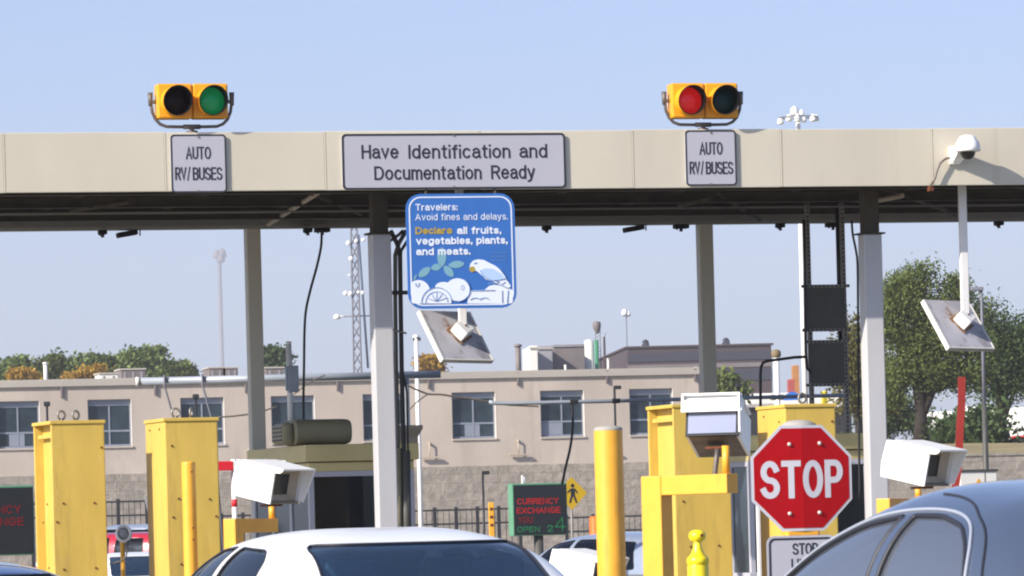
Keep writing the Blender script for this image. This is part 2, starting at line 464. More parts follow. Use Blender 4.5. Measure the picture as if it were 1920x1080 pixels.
M_grass = mat('dry_grass', (0.24, 0.19, 0.09), 0.95, var=0.35, vscale=0.5, bump=0.6, bscale=6, dirt=((0.09, 0.10, 0.04), 0.6, 0.25, (1, 1, 1)))
M_ledbox = mat('black_led_face', (0.012, 0.014, 0.016), 0.5, var=0.15)
M_ledgrn = mat('green_cabinet', (0.10, 0.26, 0.15), 0.45, var=0.1)
M_ledred = mat('led_red', (0.2, 0.0, 0.0), 0.5, emit=((1.0, 0.02, 0.03), 0.20))
M_ledred2 = mat('led_red_dim', (0.1, 0.0, 0.0), 0.5, emit=((1.0, 0.01, 0.02), 0.07))
M_ledg = mat('led_green', (0.0, 0.1, 0.03), 0.5, emit=((0.06, 0.6, 0.2), 0.16))
M_orange = mat('bright_red_vinyl', (0.75, 0.015, 0.03), 0.45, var=0.05)
M_redpole = mat('red_pole_paint', (0.23, 0.014, 0.007), 0.5, var=0.12, vscale=5)
M_purple = mat('purple_brown_cladding', (0.06, 0.038, 0.04), 0.7, var=0.15, vscale=0.05, stretch=(1, 1, 0.3))
M_purple2 = mat('blue_grey_cladding', (0.03, 0.032, 0.05), 0.7, var=0.15, vscale=0.05)
M_hvac = mat('grey_plant_metal', (0.30, 0.29, 0.31), 0.6, var=0.12, vscale=0.4)
M_hvac2 = mat('brown_plant_metal', (0.17, 0.145, 0.14), 0.6, var=0.12, vscale=0.4)
M_offw = mat('offwhite_metal', (0.70, 0.67, 0.62), 0.5, var=0.06, vscale=0.6)
M_silog = mat('silo_green', (0.05, 0.22, 0.12), 0.5, var=0.1)
M_tower = mat('galvanised_tower', (0.15, 0.15, 0.18), 0.6, var=0.1)
M_towerd = mat('cable_tray_dark', (0.05, 0.07, 0.13), 0.6, var=0.1)
M_bark = mat('bark', (0.028, 0.021, 0.016), 0.95, var=0.3, vscale=5, bump=0.5, bscale=15)
M_lf = leaf_mat('green_leaves', (0.05, 0.075, 0.02), (0.16, 0.20, 0.05), (0.28, 0.28, 0.09))
M_lf2 = leaf_mat('pale_green_leaves', (0.075, 0.12, 0.03), (0.22, 0.28, 0.09), (0.32, 0.34, 0.15))
M_lf3 = leaf_mat('dark_green_leaves', (0.03, 0.055, 0.018), (0.095, 0.145, 0.045))
M_lfo = leaf_mat('autumn_orange_leaves', (0.26, 0.15, 0.02), (0.50, 0.31, 0.04))
M_lfy = leaf_mat('yellowing_leaves', (0.07, 0.075, 0.02), (0.17, 0.15, 0.035), (0.26, 0.17, 0.05))
M_tyre = mat('tyre_rubber', (0.018, 0.018, 0.018), 0.8, var=0.1)
M_rim = mat('alloy_rim', (0.45, 0.45, 0.46), 0.3, 0.9, var=0.05)
M_int = mat('car_interior', (0.05, 0.055, 0.065), 0.8, var=0.15, vscale=6)
M_seat = mat('grey_seat_cloth', (0.17, 0.19, 0.23), 0.85, var=0.12, vscale=8)
M_seatl = mat('tan_seat_cloth', (0.55, 0.55, 0.47), 0.8, var=0.08, vscale=8)
M_carw = mat('white_car_paint', (0.86, 0.85, 0.83), 0.3, var=0.02, coat=0.5)
M_carb = mat('blue_grey_car_paint', (0.085, 0.108, 0.16), 0.3, 0.45, var=0.03, vscale=3, coat=1.0)
M_carb2 = mat('deep_blue_car_paint', (0.05, 0.10, 0.25), 0.28, 0.3, var=0.03, coat=1.0)
M_cars = mat('silver_car_paint', (0.42, 0.47, 0.56), 0.3, 0.5, var=0.03, coat=1.0)
M_carr = mat('red_car_paint', (0.40, 0.012, 0.03), 0.28, var=0.03, coat=1.0)
M_chrome = mat('bright_trim', (0.55, 0.58, 0.64), 0.3, 0.5, var=0.03)
M_seal = mat('rubber_seal', (0.016, 0.017, 0.024), 0.5, var=0.1)
M_tail = mat('tail_lamp_red', (0.35, 0.01, 0.01), 0.2, var=0.05)
M_gw = glass_mat('rear_window_tint', (0.38, 0.56, 0.72), 0.12, film=((0.05, 0.13, 0.26), 0.14))
M_gs = glass_mat('side_window_tint', (0.22, 0.25, 0.27), 0.0)
M_gf = glass_mat('windscreen_glass', (0.72, 0.80, 0.80), 0.0)
M_gb = glass_mat('milky_reflection_window', (0.50, 0.55, 0.62), 0.14, film=((0.26, 0.29, 0.37), 0.30))  # film colour paints a milky reflection onto the pane
M_mirr = mat('coated_window', (0.46, 0.47, 0.54), 0.22, 0.85, var=0.04)
M_booth = mat('booth_window_glass', (0.012, 0.014, 0.017), 0.04, var=0.3, spec=0.35)
M_bluet = mat('blue_tarp', (0.02, 0.13, 0.5), 0.5, var=0.1)

def _arc(cx, cy, rx, ry, a0, a1, n=10):
    return [(cx + rx * math.cos(R(a0 + (a1 - a0) * i / n)), cy + ry * math.sin(R(a0 + (a1 - a0) * i / n))) for i in range(n + 1)]
XH = 0.73
def _o(cx, rx, h): return _arc(cx, h / 2, rx, h / 2, 0, 360, 20)
GLY = {                                                            # letter: (width, strokes); capitals are 1 tall
 'A': (.70, [[(0, 0), (.35, 1), (.70, 0)], [(.12, .33), (.58, .33)]]), 'U': (.62, [[(0, 1), (0, .31)] + _arc(.31, .31, .31, .31, 180, 360) + [(.62, 1)]]),
 'T': (.62, [[(0, 1), (.62, 1)], [(.31, 1), (.31, 0)]]), 'O': (.70, [_arc(.35, .5, .35, .5, 0, 360, 24)]), 'Q': (.70, [_arc(.35, .5, .35, .5, 0, 360, 24)]),
 'R': (.62, [[(0, 0), (0, 1)], [(0, 1), (.36, 1)] + _arc(.36, .75, .25, .25, 90, -90) + [(0, .5)], [(.34, .5), (.62, 0)]]), 'V': (.66, [[(0, 1), (.33, 0), (.66, 1)]]), '/': (.40, [[(0, -.05), (.40, 1.05)]]),
 'B': (.62, [[(0, 0), (0, 1)], [(0, 1), (.34, 1)] + _arc(.34, .76, .24, .24, 90, -90) + [(0, .52)], [(.34, .52)] + _arc(.36, .26, .26, .26, 90, -90) + [(0.0, 0)]]),
 'S': (.62, [_arc(.31, .74, .29, .26, 20, 270, 14) + _arc(.31, .24, .31, .24, 90, -160, 14)]), 'E': (.55, [[(.55, 1), (0, 1), (0, 0), (.55, 0)], [(0, .52), (.50, .52)]]), 'H': (.62, [[(0, 0), (0, 1)], [(.62, 0), (.62, 1)], [(0, .52), (.62, .52)]]),
 'I': (0.0, [[(0, 0), (0, 1)]]), 'D': (.66, [[(.30, 0), (0, 0), (0, 1), (.30, 1)] + _arc(.30, .5, .36, .5, 90, -90, 14)]), 'P': (.60, [[(0, 0), (0, 1)], [(0, 1), (.34, 1)] + _arc(.34, .73, .26, .27, 90, -90) + [(0, .46)]]),
 'N': (.62, [[(0, 0), (0, 1), (.62, 0), (.62, 1)]]), 'L': (.5, [[(0, 1), (0, 0), (.5, 0)]]), 'C': (.66, [_arc(.35, .5, .35, .5, 45, 315, 18)]), 'G': (.68, [_arc(.35, .5, .35, .5, 45, 340, 18) + [(.68, .46), (.40, .46)]]),
 'X': (.62, [[(0, 0), (.62, 1)], [(0, 1), (.62, 0)]]), 'Y': (.64, [[(0, 1), (.32, .48), (.64, 1)], [(.32, .48), (.32, 0)]]), '2': (.56, [_arc(.28, .72, .28, .28, 170, -30) + [(0, 0), (.58, 0)]]), '4': (.58, [[(.44, 0), (.44, 1), (0, .32), (.60, .32)]]),
 'a': (.50, [[(.04, .60)] + _arc(.25, .50, .22, .23, 140, 0) + [(.48, .10), (.54, 0)], [(.48, .44), (.30, .42)] + _arc(.22, .21, .22, .21, 90, 270) + [(.30, .02), (.48, .16)]]),
 'v': (.50, [[(0, XH), (.25, 0), (.50, XH)]]), 'e': (.52, [[(0, .38), (.52, .38)] + _arc(.26, XH / 2, .26, XH / 2, 5, 320, 16)]), 'd': (.50, [[(.50, 1), (.50, 0)], _o(.25, .25, XH)]), 'b': (.50, [[(0, 1), (0, 0)], _o(.25, .25, XH)]),
 'n': (.46, [[(0, 0), (0, XH)], [(0, .45)] + _arc(.23, .48, .23, .25, 180, 0) + [(.46, 0)]]), 't': (.28, [[(.12, .95), (.12, .16)] + _arc(.24, .14, .12, .14, 180, 275, 6), [(0, XH), (.28, XH)]]), 'i': (0.0, [[(0, 0), (0, XH - .07)], [(0, .985), (0, 1.0)]]),
 'f': (.28, [[(.12, 0), (.12, .80)] + _arc(.26, .82, .14, .18, 180, 85, 6), [(0, XH), (.28, XH)]]), 'c': (.48, [_arc(.26, XH / 2, .26, XH / 2, 45, 315, 14)]), 'o': (.52, [_o(.26, .26, XH)]), 'u': (.46, [[(0, XH), (0, .25)] + _arc(.23, .25, .23, .25, 180, 360) + [(.46, XH)], [(.46, .3), (.46, 0)]]),
 'm': (.78, [[(0, 0), (0, XH)], [(0, .45)] + _arc(.195, .53, .195, .20, 180, 0, 8) + [(.39, 0)], [(.39, .45)] + _arc(.585, .53, .195, .20, 180, 0, 8) + [(.78, 0)]]), 'y': (.50, [[(0, XH), (.26, .02)], [(.50, XH), (.22, -.15), (.12, -.25), (.02, -.26)]]),
 'r': (.28, [[(0, 0), (0, XH)], [(0, .42)] + _arc(.24, .45, .24, .27, 180, 85, 6)]), 'l': (0.0, [[(0, 0), (0, 1)]]), 's': (.42, [_arc(.21, .54, .19, .18, 20, 270, 10) + _arc(.21, .18, .21, .18, 90, -160, 10)]), 'g': (.50, [[(.50, XH), (.50, -.06)] + _arc(.25, -.06, .25, .21, 0, -160, 10), _o(.25, .25, XH)]),
 'p': (.50, [[(0, XH), (0, -.27)], _o(.25, .25, XH)]), ':': (0.0, [[(0, 0), (0, .1)], [(0, .55), (0, .65)]]), '.': (0.0, [[(0, 0), (0, .1)]]), ',': (.04, [[(.04, .1), (.04, 0), (0, -.13)]])}
def ribbon(pts, hw, closed):
    """left and right offsets of a polyline, mitred"""
    n = len(pts); L_, R2 = [], []
    for i in range(n):
        p = Vector(pts[i]); a = Vector(pts[i - 1]) if (i > 0 or closed) else None; b = Vector(pts[(i + 1) % n]) if (i < n - 1 or closed) else None
        d1 = (p - a).normalized() if a is not None else None; d2 = (b - p).normalized() if b is not None else None
        d1 = d1 or d2; d2 = d2 or d1
        n1 = Vector((-d1.y, d1.x)); n2 = Vector((-d2.y, d2.x)); nn = n1 + n2
        if nn.length < 0.3: nn = n1
        nn.normalize(); k_ = hw / max(0.5, nn.dot(n1))
        L_.append(p + nn * k_); R2.append(p - nn * k_)
    return L_, R2

def text(body, mat_, parent, fr, x0, x1, zb, cap, y, bold=0.075, name='lettering', thick=0.002, shear=0.0, tilt=0.0, gap=0.26, space=0.42):
    """one line of stroked lettering, capitals `cap` tall on base line zb, stretched to run from x0 to x1; bold = half stroke in capital heights"""
    adv = 0.0; items = []
    for ch in body:
        if ch == ' ': adv += space; continue
        wd, st = GLY[ch]; items.append((adv, st)); adv += wd + gap
    total = adv - gap
    hw = bold * cap; sx = (x1 - x0 - 2 * hw) / max(total, 0.01) if total > 0.01 else 1.0
    m = MB(); li = 0
    for off, st in items:
        for s_ in st:
            pts = [(x0 + hw + (off + q[0] + shear * q[1]) * sx, zb + (hw if False else 0) + hw + q[1] * (cap - 2 * hw)) for q in s_]
            pts = [p for i, p in enumerate(pts) if i == 0 or (Vector(p) - Vector(pts[i - 1])).length > 1e-5]
            closed = len(pts) > 3 and (Vector(pts[0]) - Vector(pts[-1])).length < 1e-4
            if closed: pts = pts[:-1]
            else:                                                   # square ends
                a, b = Vector(pts[0]), Vector(pts[1]); pts[0] = tuple(a - (b - a).normalized() * hw * (1 if len(s_) else 1)); a, b = Vector(pts[-1]), Vector(pts[-2]); pts[-1] = tuple(a - (b - a).normalized() * hw)
            L_, R2 = ribbon(pts, hw, closed); n = len(pts); li += 1
            ya, yb = y - thick - 0.00015 * (li % 4), y
            vs = [(p.x, yy, p.y) for yy in (ya, yb) for row in (L_, R2) for p in row]
            fs = []
            for i in range(n if closed else n - 1):
                j = (i + 1) % n
                fs += [(i, j, n + j, n + i), (2 * n + j, 2 * n + i, 3 * n + i, 3 * n + j), (j, i, 2 * n + i, 2 * n + j), (n + i, n + j, 3 * n + j, 3 * n + i)]
            if not closed: fs += [(0, n, 3 * n, 2 * n), (n - 1, 3 * n - 1, 4 * n - 1, 2 * n - 1)]
            m.add(vs, fs)
    return m.build(name, mat_, parent)

def ptext(body, mat_, parent, fr, k, px0, ybase, px1, capt, dx=0.0, **kw):
    """lettering placed by its extents on the sign's plane"""
    a = fr.hit(px0, ybase, k); b = fr.hit(px1, ybase, k); c = fr.hit(px0, capt, k)
    mid = fr.hit((px0 + px1) / 2, ybase, k)
    return text(body, mat_, parent, fr, a.x, b.x, mid.z, c.z - a.z, k, **kw)

# ------------------------------------------------------------------ ground
g = MB(); g.add([(-1350, -25, 0), (1350, -25, 0), (1350, 6000, 0), (-1350, 6000, 0)], [(0, 1, 2, 3)])
tag(g.build('ground', M_asphalt), kind='structure')
for i, x in enumerate((-8.4, -4.75, 1.45, 4.6)):
    m = MB(); m.box((-0.9, -9, 0.004), (0.9, 6, 0.15), 0.03)
    f = Fr(50, 18); f.o = Vector((x, 50, 0))
    tag(m.build('lane_kerb', M_conc, fr=f), kind='structure')
for x in (-2.0, 3.4):
    m = MB(); f = Fr(40, 18); f.o = Vector((x - 4.4, 36, 0))
    m.add([(-0.06, -25, 0.004), (0.06, -25, 0.004), (0.06, 12, 0.004), (-0.06, 12, 0.004)], [(0, 1, 2, 3)])
    tag(m.build('lane_line', M_paint, fr=f), kind='structure')

# ------------------------------------------------------------------ canopy
G = Fr(57, 15)
def gx(px, k=0, py=300): return G.hit(px, py, k).x
zb = sum(G.hit(*q).z for q in ((120, 364), (560, 358), (1150, 352), (1500, 349), (1850, 346))) / 5
zt = sum(G.hit(*q).z for q in ((120, 253), (560, 250), (1150, 243), (1420, 241), (1850, 235))) / 5
can = thing('canopy', 'long cream flat canopy over the inspection lanes, carrying white signs and two yellow signals', 'canopy', G, (0, 3, 0))
seams = [gx(p) for p in (-600, -290, 8, 310, 610, 900, 1187, 1465, 1748, 2030, 2320)]
for a, b in zip(seams[:-1], seams[1:]):
    m = MB(); dy_ = 0.003 * math.sin(a * 7.3); m.box((a + 0.008, dy_, zb + 0.003 * math.sin(a * 3.1)), (b - 0.008, 0.045, zt + 0.003 * math.sin(a * 5.7)), 0.006)
    m.build('fascia_panel', M_fascia, can)
    m = MB(); m.box((b - 0.007, -0.006, zb + 0.002), (b + 0.007, 0.03, zt - 0.002), 0.002); m.build('joint_strip', M_fascia, can)
X0, X1 = seams[0], seams[-1]
m = MB(); m.box((X0, 0.05, zb + 0.02), (X1, 0.09, zt - 0.03)); m.build('fascia_backing', M_beige, can)
bt = G.hit(960, 401, 5.6).z; bb = G.hit(960, 424, 5.6).z
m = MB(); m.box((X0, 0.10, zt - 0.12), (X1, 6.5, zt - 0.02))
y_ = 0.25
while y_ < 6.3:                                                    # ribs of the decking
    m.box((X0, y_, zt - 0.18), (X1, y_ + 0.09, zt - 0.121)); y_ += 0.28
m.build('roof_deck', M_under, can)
m = MB(); m.box((X0, 6.52, bb + 0.12), (X1, 6.57, zt), 0.005); m.build('rear_fascia', M_under2, can)
m = MB()
pr = [(5.50, bb), (5.72, bb), (5.75, bb + 0.03), (5.75, bt - 0.03), (5.72, bt), (5.50, bt), (5.47, bt - 0.03), (5.47, bb + 0.03)]
m.add([(X0, y, z) for y, z in pr] + [(X1, y, z) for y, z in pr], [tuple(range(8)), tuple(range(15, 7, -1))] + [(i, (i + 1) % 8, 8 + (i + 1) % 8, 8 + i) for i in range(8)])
x = X0 + 0.7
while x < X1:
    m.box((x, 5.455, bb + 0.01), (x + 0.05, 5.468, bt - 0.01)); x += 2.35
m.build('rear_beam', M_beam, can)
xs = [gx(716, 1.0, 500), gx(1636, 1.0, 500)]
sp = xs[1] - xs[0]
k = 0
for xr in np.arange(xs[0] - 2 * sp, xs[1] + 1.6 * sp, sp / 4):     # rafters, front to back
    m = MB(); m.box((xr - 0.05, 0.12, zt - 0.42), (xr + 0.05, 6.5, zt - 0.40)); m.box((xr - 0.008, 0.12, zt - 0.40), (xr + 0.008, 6.5, zt - 0.18)); m.box((xr - 0.05, 0.12, zt - 0.18), (xr + 0.05, 6.5, zt - 0.172))
    m.build('rafter', M_under2, can)
for yk, zz, r in ((0.9, zb + 0.10, 0.07), (2.6, zb + 0.06, 0.05), (4.2, zb + 0.02, 0.05)):   # purlins
    m = MB(); m.box((X0, yk - r, zz - r), (X1, yk + r, zz - r + 0.012)); m.box((X0, yk - 0.006, zz - r + 0.012), (X1, yk + 0.006, zz + r)); m.box((X0, yk - r, zz + r), (X1, yk + r, zz + r + 0.012))
    m.build('purlin', M_under2, can)
for xa, xb, ya, yb in ((610, 500, 1.0, 5.2), (570, 720, 1.4, 5.4), (1230, 1330, 5.2, 1.4), (1340, 1420, 2.0, 5.3), (1560, 1690, 5.3, 1.3), (1640, 1790, 1.2, 4.6), (820, 940, 5.0, 1.5), (60, 240, 5.2, 1.2)):
    m = MB(); m.cyl((gx(xa, ya), ya, zb + 0.10), (gx(xb, yb), yb, zb - 0.02), 0.028, seg=8)
    m.build('brace', M_beige if xa in (610, 1560) else M_under2, can)
for y_, z_, r_ in ((3.3, zb + 0.0, 0.010), (0.5, zb + 0.06, 0.008), (3.6, zb + 0.03, 0.03)):
    m = MB(); m.cyl((X0, y_, z_), (X1, y_, z_), r_, seg=8); m.build('conduit', M_beam if r_ < 0.025 else M_under2, can)
for i, (pc, kk, hw, top, mt) in enumerate(((716, 1.0, 0.106, zt - 0.43, M_col), (1636, 1.0, 0.106, zt - 0.43, M_col), (478, 5.6, 0.085, bb, M_colb), (1326, 5.6, 0.085, bb, M_colb))):
    cxx = G.hit(pc, 640, kk).x
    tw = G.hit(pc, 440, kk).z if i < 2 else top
    c = MB(); c.box((cxx - hw, kk - hw, 0.02), (cxx + hw, kk + hw, tw), 0.012)
    c.box((cxx - hw * 1.7, kk - hw * 1.7, 0.0), (cxx + hw * 1.7, kk + hw * 1.7, 0.018))
    co = c.build('column', mt, can)
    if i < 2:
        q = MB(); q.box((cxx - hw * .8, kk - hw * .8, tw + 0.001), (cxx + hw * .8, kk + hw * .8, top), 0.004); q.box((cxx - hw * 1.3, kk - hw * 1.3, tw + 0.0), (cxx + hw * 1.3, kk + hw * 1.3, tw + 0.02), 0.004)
        q.build('shaded_column_top', M_under2, co)  # upper column length in dark brown, canopy shade put into the colour

# fixtures hung under the rear beam
FIX = [(192, 'small black box fixture under the rear canopy beam, first from the left end', 0), (240, 'slanted black floodlight under the rear canopy beam near its left end', 1),
       (577, 'small black box under the rear beam, just right of the stone coloured left column', 0), (604, 'flat black junction box under the rear beam where a cable drops down', 2),
       (1025, 'small black box under the rear beam right of the blue traveller sign', 0), (1190, 'slanted black floodlight under the rear beam midway between blue sign and red signal', 1),
       (1277, 'black box fixture under the rear beam just left of the stone coloured right column', 2), (1463, 'small black box under the rear beam just left of the distant white mast', 0),
       (1562, 'black box clamped under the rear beam above the dark sign backs', 2), (1873, 'small black box under the rear beam right of the white hanging pole', 0)]
for px, lab, sh in FIX:
    c = G.hit(px, 430, 5.6); z = bb
    t = thing('beam_fixture', lab, 'light fixture', G, (c.x, 5.6, z - 0.08), group='black fixtures under the rear canopy beam')
    if sh == 1:
        m = MB(); m.box((c.x - 0.13, 5.5, z - 0.075), (c.x + 0.10, 5.68, z - 0.015), 0.01, rot=Matrix.Rotation(R(-9), 3, 'Y')); m.build('housing', M_hood, t)
        m = MB(); m.cyl((c.x + 0.14, 5.6, z - 0.07), (c.x + 0.14, 5.6, z), 0.008, seg=8); m.build('hanger', M_hood, t)
    else:
        wd = 0.045 if sh == 0 else 0.085
        m = MB(); m.box((c.x - wd, 5.53, z - 0.05), (c.x + wd, 5.67, z - 0.001), 0.008); m.build('housing', M_hood, t)
        m = MB(); m.cyl((c.x, 5.6, z - 0.085), (c.x, 5.6, z - 0.05), 0.02, seg=10); m.cyl((c.x - wd * .6, 5.6, z - 0.065), (c.x - wd * .6, 5.6, z - 0.05), 0.012, seg=8); m.build('lens', M_lens, t)

# ------------------------------------------------------------------ signs on the fascia
def corners(fr, k, tl, br):
    a = fr.hit(tl[0], tl[1], k); b = fr.hit(br[0], br[1], k)
    return a.x, b.z, b.x, a.z

def plate_sign(name, label, cat, fr, k, px, group=None, r=0.05, th=0.02, face=M_signw, line=M_signb, inset=0.022, lw=0.016, half=None):
    x0, z0, x1, z1 = px
    t = thing(name, label, cat, fr, ((x0 + x1) / 2, k, z0), group)
    m = MB(); m.prism(rrect(x0, z0, x1, z1, r), k, k + th); m.build('sign_panel', face, t)
    m = MB(); m.ring(rrect(x0 + inset, z0 + inset, x1 - inset, z1 - inset, r * .8), rrect(x0 + inset + lw, z0 + inset + lw, x1 - inset - lw, z1 - inset - lw, r * .8 - lw * .7), k - 0.003, k - 0.0005)
    m.build('border_line', line, t)
    return t
KS = -0.026
a = G.hit(319, 254, KS); b = G.hit(426, 362, KS); zc0 = (G.hit(372, 252, KS).z); zc1 = G.hit(372, 361, KS).z
s1 = plate_sign('lane_sign', 'square white AUTO RV/BUSES sign under the signal that shows green', 'sign', G, KS, (a.x, zc1, b.x, zc0), 'white lane signs on the fascia', inset=0.0, lw=0.016)
ptext('AUTO', M_signb, s1, G, KS - 0.001, 348.5, 298.5, 395.5, 275, bold=0.058)
ptext('RV', M_signb, s1, G, KS - 0.001, 328.5, 337.5, 350, 313.5, bold=0.062)
ptext('/', M_signb, s1, G, KS - 0.001, 351, 337.5, 357, 313.5, bold=0.04)
ptext('BUSES', M_signb, s1, G, KS - 0.001, 361.5, 337.5, 417, 313.5, bold=0.062)
a = G.hit(1284, 246, KS); b = G.hit(1382, 350, KS); zc0 = (G.hit(1333, 244, KS).z); zc1 = G.hit(1333, 348, KS).z
s2 = plate_sign('lane_sign', 'square white AUTO RV/BUSES sign under the signal that shows red', 'sign', G, KS, (a.x, zc1, b.x, zc0), 'white lane signs on the fascia', inset=0.0, lw=0.016)
ptext('AUTO', M_signb, s2, G, KS - 0.001, 1311.5, 290, 1355, 266.5, bold=0.058)
ptext('RV', M_signb, s2, G, KS - 0.001, 1293, 326.5, 1313, 303, bold=0.062)
ptext('/', M_signb, s2, G, KS - 0.001, 1314, 326.5, 1319.5, 303, bold=0.04)
ptext('BUSES', M_signb, s2, G, KS - 0.001, 1323.5, 326.5, 1375, 303, bold=0.062)
a = G.hit(640, 251, KS); b = G.hit(1062, 353, KS); zc0 = G.hit(851, 250, KS).z; zc1 = G.hit(851, 354.5, KS).z
s3 = plate_sign('document_sign', 'wide white sign reading Have Identification and Documentation Ready on the canopy edge', 'sign', G, KS, (a.x, zc1, b.x, zc0), inset=0.0, lw=0.022, r=0.06)
ptext('Have', M_signb, s3, G, KS - 0.001, 678, 297.5, 747, 271.5, bold=0.07)
ptext('Identification', M_signb, s3, G, KS - 0.001, 766, 297, 957, 271, bold=0.07)
ptext('and', M_signb, s3, G, KS - 0.001, 974, 296, 1026, 270, bold=0.07)
ptext('Documentation', M_signb, s3, G, KS - 0.001, 702, 337, 903, 311, bold=0.07)
ptext('Ready', M_signb, s3, G, KS - 0.001, 921, 335.5, 1003, 309.5, bold=0.07)
for sg, pts in ((s3, ((851, 254), (851, 350))), (s1, ((372, 257), (372, 358))), (s2, ((1333, 249), (1333, 345)))):
    m = MB()
    for q in pts:
        c = G.hit(q[0], q[1], KS); m.cyl((c.x, KS, c.z), (c.x, KS - 0.006, c.z), 0.012, seg=8)
    m.build('bolt', M_ringm, sg)

# blue traveller sign hung below the fascia
KT = -0.035
tl = G.hit(760.5, 364, KT); br = G.hit(969.5, 577, KT); zt_ = G.hit(865, 363, KT).z; zb_ = G.hit(865, 578, KT).z
s4 = plate_sign('traveller_sign', 'blue square sign asking travelers to declare fruits, with parrot and oranges drawn on it', 'sign', G, KT, (tl.x, zb_, br.x, zt_), r=0.16, face=M_blue, line=M_white, inset=0.03, lw=0.013)
KL = KT - 0.002
ptext('Travelers:', M_white, s4, G, KL, 779, 394.5, 858, 382, bold=0.075)
ptext('Avoid fines and delays.', M_white, s4, G, KL, 779, 412.5, 952, 400, bold=0.055)
ptext('Declare', M_gold, s4, G, KL, 779, 439, 848, 425.5, bold=0.11)
ptext('all fruits,', M_white, s4, G, KL, 857, 438.5, 940, 425, bold=0.10)
ptext('vegetables, plants,', M_white, s4, G, KL, 780.5, 457.8, 952, 444, bold=0.10)
ptext('and meats.', M_white, s4, G, KL, 780.5, 478, 882, 464.5, bold=0.10)
def z6(x, y, k=KT):
    q = G.hit(x / 3.085 + 740, y / 3.085 + 350, k); return (q.x, q.z)
def blob(pts): return [z6(*p) for p in pts]
def ell(cx, cy, rx, ry, rot=0, n=28, clip=None):
    out = []
    for i in range(n):
        a = 2 * math.pi * i / n
        x = rx * math.cos(a); y = ry * math.sin(a); c_, s_ = math.cos(R(rot)), math.sin(R(rot))
        X, Y = cx + x * c_ - y * s_, cy + x * s_ + y * c_
        if clip: X = min(max(X, clip[0]), clip[2]); Y = min(max(Y, clip[1]), clip[3])
        out.append((X, Y))
    return out
CL = (97, 0, 683, 676)
def leafp(cx, cy, L, W, rot):
    out = []
    for i in range(20):
        a = 2 * math.pi * i / 20
        x = L * math.cos(a); y = W * math.sin(a) * (1 - 0.25 * math.cos(a) ** 2)
        c_, s_ = math.cos(R(rot)), math.sin(R(rot)); out.append((cx + x * c_ - y * s_, cy + x * s_ + y * c_))
    return out
m = MB()
for q in ((272, 408, 56, 26, -88), (357, 450, 46, 21, -6), (312, 490, 40, 22, 50), (172, 494, 42, 22, -38), (240, 466, 30, 20, -10), (118, 525, 24, 5, -65)):
    m.prism(blob(leafp(*q)), KL - 0.001, KL)
m.build('leaf_print', M_leafp, s4)
m = MB()
for i, q in enumerate((ell(138, 612, 68, 72, clip=CL), ell(242, 668, 86, 82, clip=CL), ell(300, 600, 70, 45, 20), ell(362, 596, 70, 66))):
    m.prism(blob(q), KL - 0.002 - i * 0.0012, KL - i * 0.0012)
m.build('fruit_print', M_white, s4)
m = MB(); m.prism(blob([(430, 600), (520, 598), (545, 575), (600, 560), (640, 575), (683, 600), (683, 668), (672, 676), (420, 676)]), KL - 0.0012, KL); m.build('perch_print', M_white, s4)
m = MB()
m.prism(blob([(432, 470), (438, 445), (455, 427), (482, 420), (515, 424), (545, 440), (582, 458), (610, 480), (636, 515), (652, 545), (672, 575), (655, 590), (600, 565), (560, 545), (525, 535), (500, 510), (478, 490), (455, 482)]), KL - 0.003, KL - 0.0012)
m.build('parrot_print', M_white, s4)
m = MB(); m.prism(blob([(492, 485), (520, 472), (565, 475), (610, 500), (645, 535), (600, 548), (550, 540), (512, 520)]), KL - 0.0045, KL - 0.003); m.build('wing_print', M_paleb, s4)
m = MB(); m.prism(blob(ell(448, 478, 17, 17, 20)), KL - 0.0045, KL - 0.003); m.build('beak_print', M_gold, s4)
def ptube(M_, pts, r, k=KL - 0.0055, closed=False): M_.tube([(z6(*p)[0], k, z6(*p)[1]) for p in pts], r, 6, closed)
m = MB()
arc = lambda cx, cy, rx, ry, a0, a1, n=16: [(cx + rx * math.cos(R(a0 + (a1 - a0) * i / n)), cy + ry * math.sin(R(a0 + (a1 - a0) * i / n))) for i in range(n + 1)]
ptube(m, arc(242, 668, 88, 84, 178, 352), 0.004); ptube(m, arc(242, 668, 64, 60, 175, 360), 0.003)
for a_ in (200, 235, 270, 305, 340): ptube(m, [(242, 664), (242 + 60 * math.cos(R(a_)), 664 + 56 * math.sin(R(a_)))], 0.0028)
ptube(m, arc(362, 596, 72, 68, -60, 85), 0.005); ptube(m, arc(392, 585, 9, 13, 0, 350), 0.003)
ptube(m, arc(130, 560, 10, 18, -10, 190), 0.003)
ptube(m, [(545, 545), (600, 540), (640, 535)], 0.003); ptube(m, [(540, 560), (600, 565), (660, 590)], 0.003); ptube(m, [(620, 600), (622, 672)], 0.003); ptube(m, [(655, 600), (650, 672)], 0.003)
ptube(m, [(492, 485), (512, 520), (550, 540), (600, 548)], 0.003); ptube(m, [(560, 550), (580, 566), (600, 550), (620, 566), (640, 552)], 0.003); ptube(m, [(582, 458), (610, 480), (636, 515), (652, 545)], 0.003)
ptube(m, [(440, 602), (580, 600)], 0.003); ptube(m, arc(465, 660, 30, 16, 200, 340), 0.003); ptube(m, arc(520, 655, 26, 12, 190, 350), 0.003); ptube(m, arc(468, 447, 9, 7, 180, 340), 0.004)
m.build('outline_print', M_line, s4)
m = MB()
for i, y in enumerate((380, 402, 424)): m.box((z6(555, y)[0], KL - 0.001, z6(555, y + 4)[1]), (z6(655 - 6 * i, y)[0], KL, z6(555, y)[1]))
m.build('fine_print', M_line, s4)
m = MB()
for q in ((800, 370), (930, 370)):
    c = G.hit(*q, KT); m.cyl((c.x, KT + 0.03, c.z - 0.1), (c.x, KT + 0.03, zb + 0.03), 0.015, seg=8)
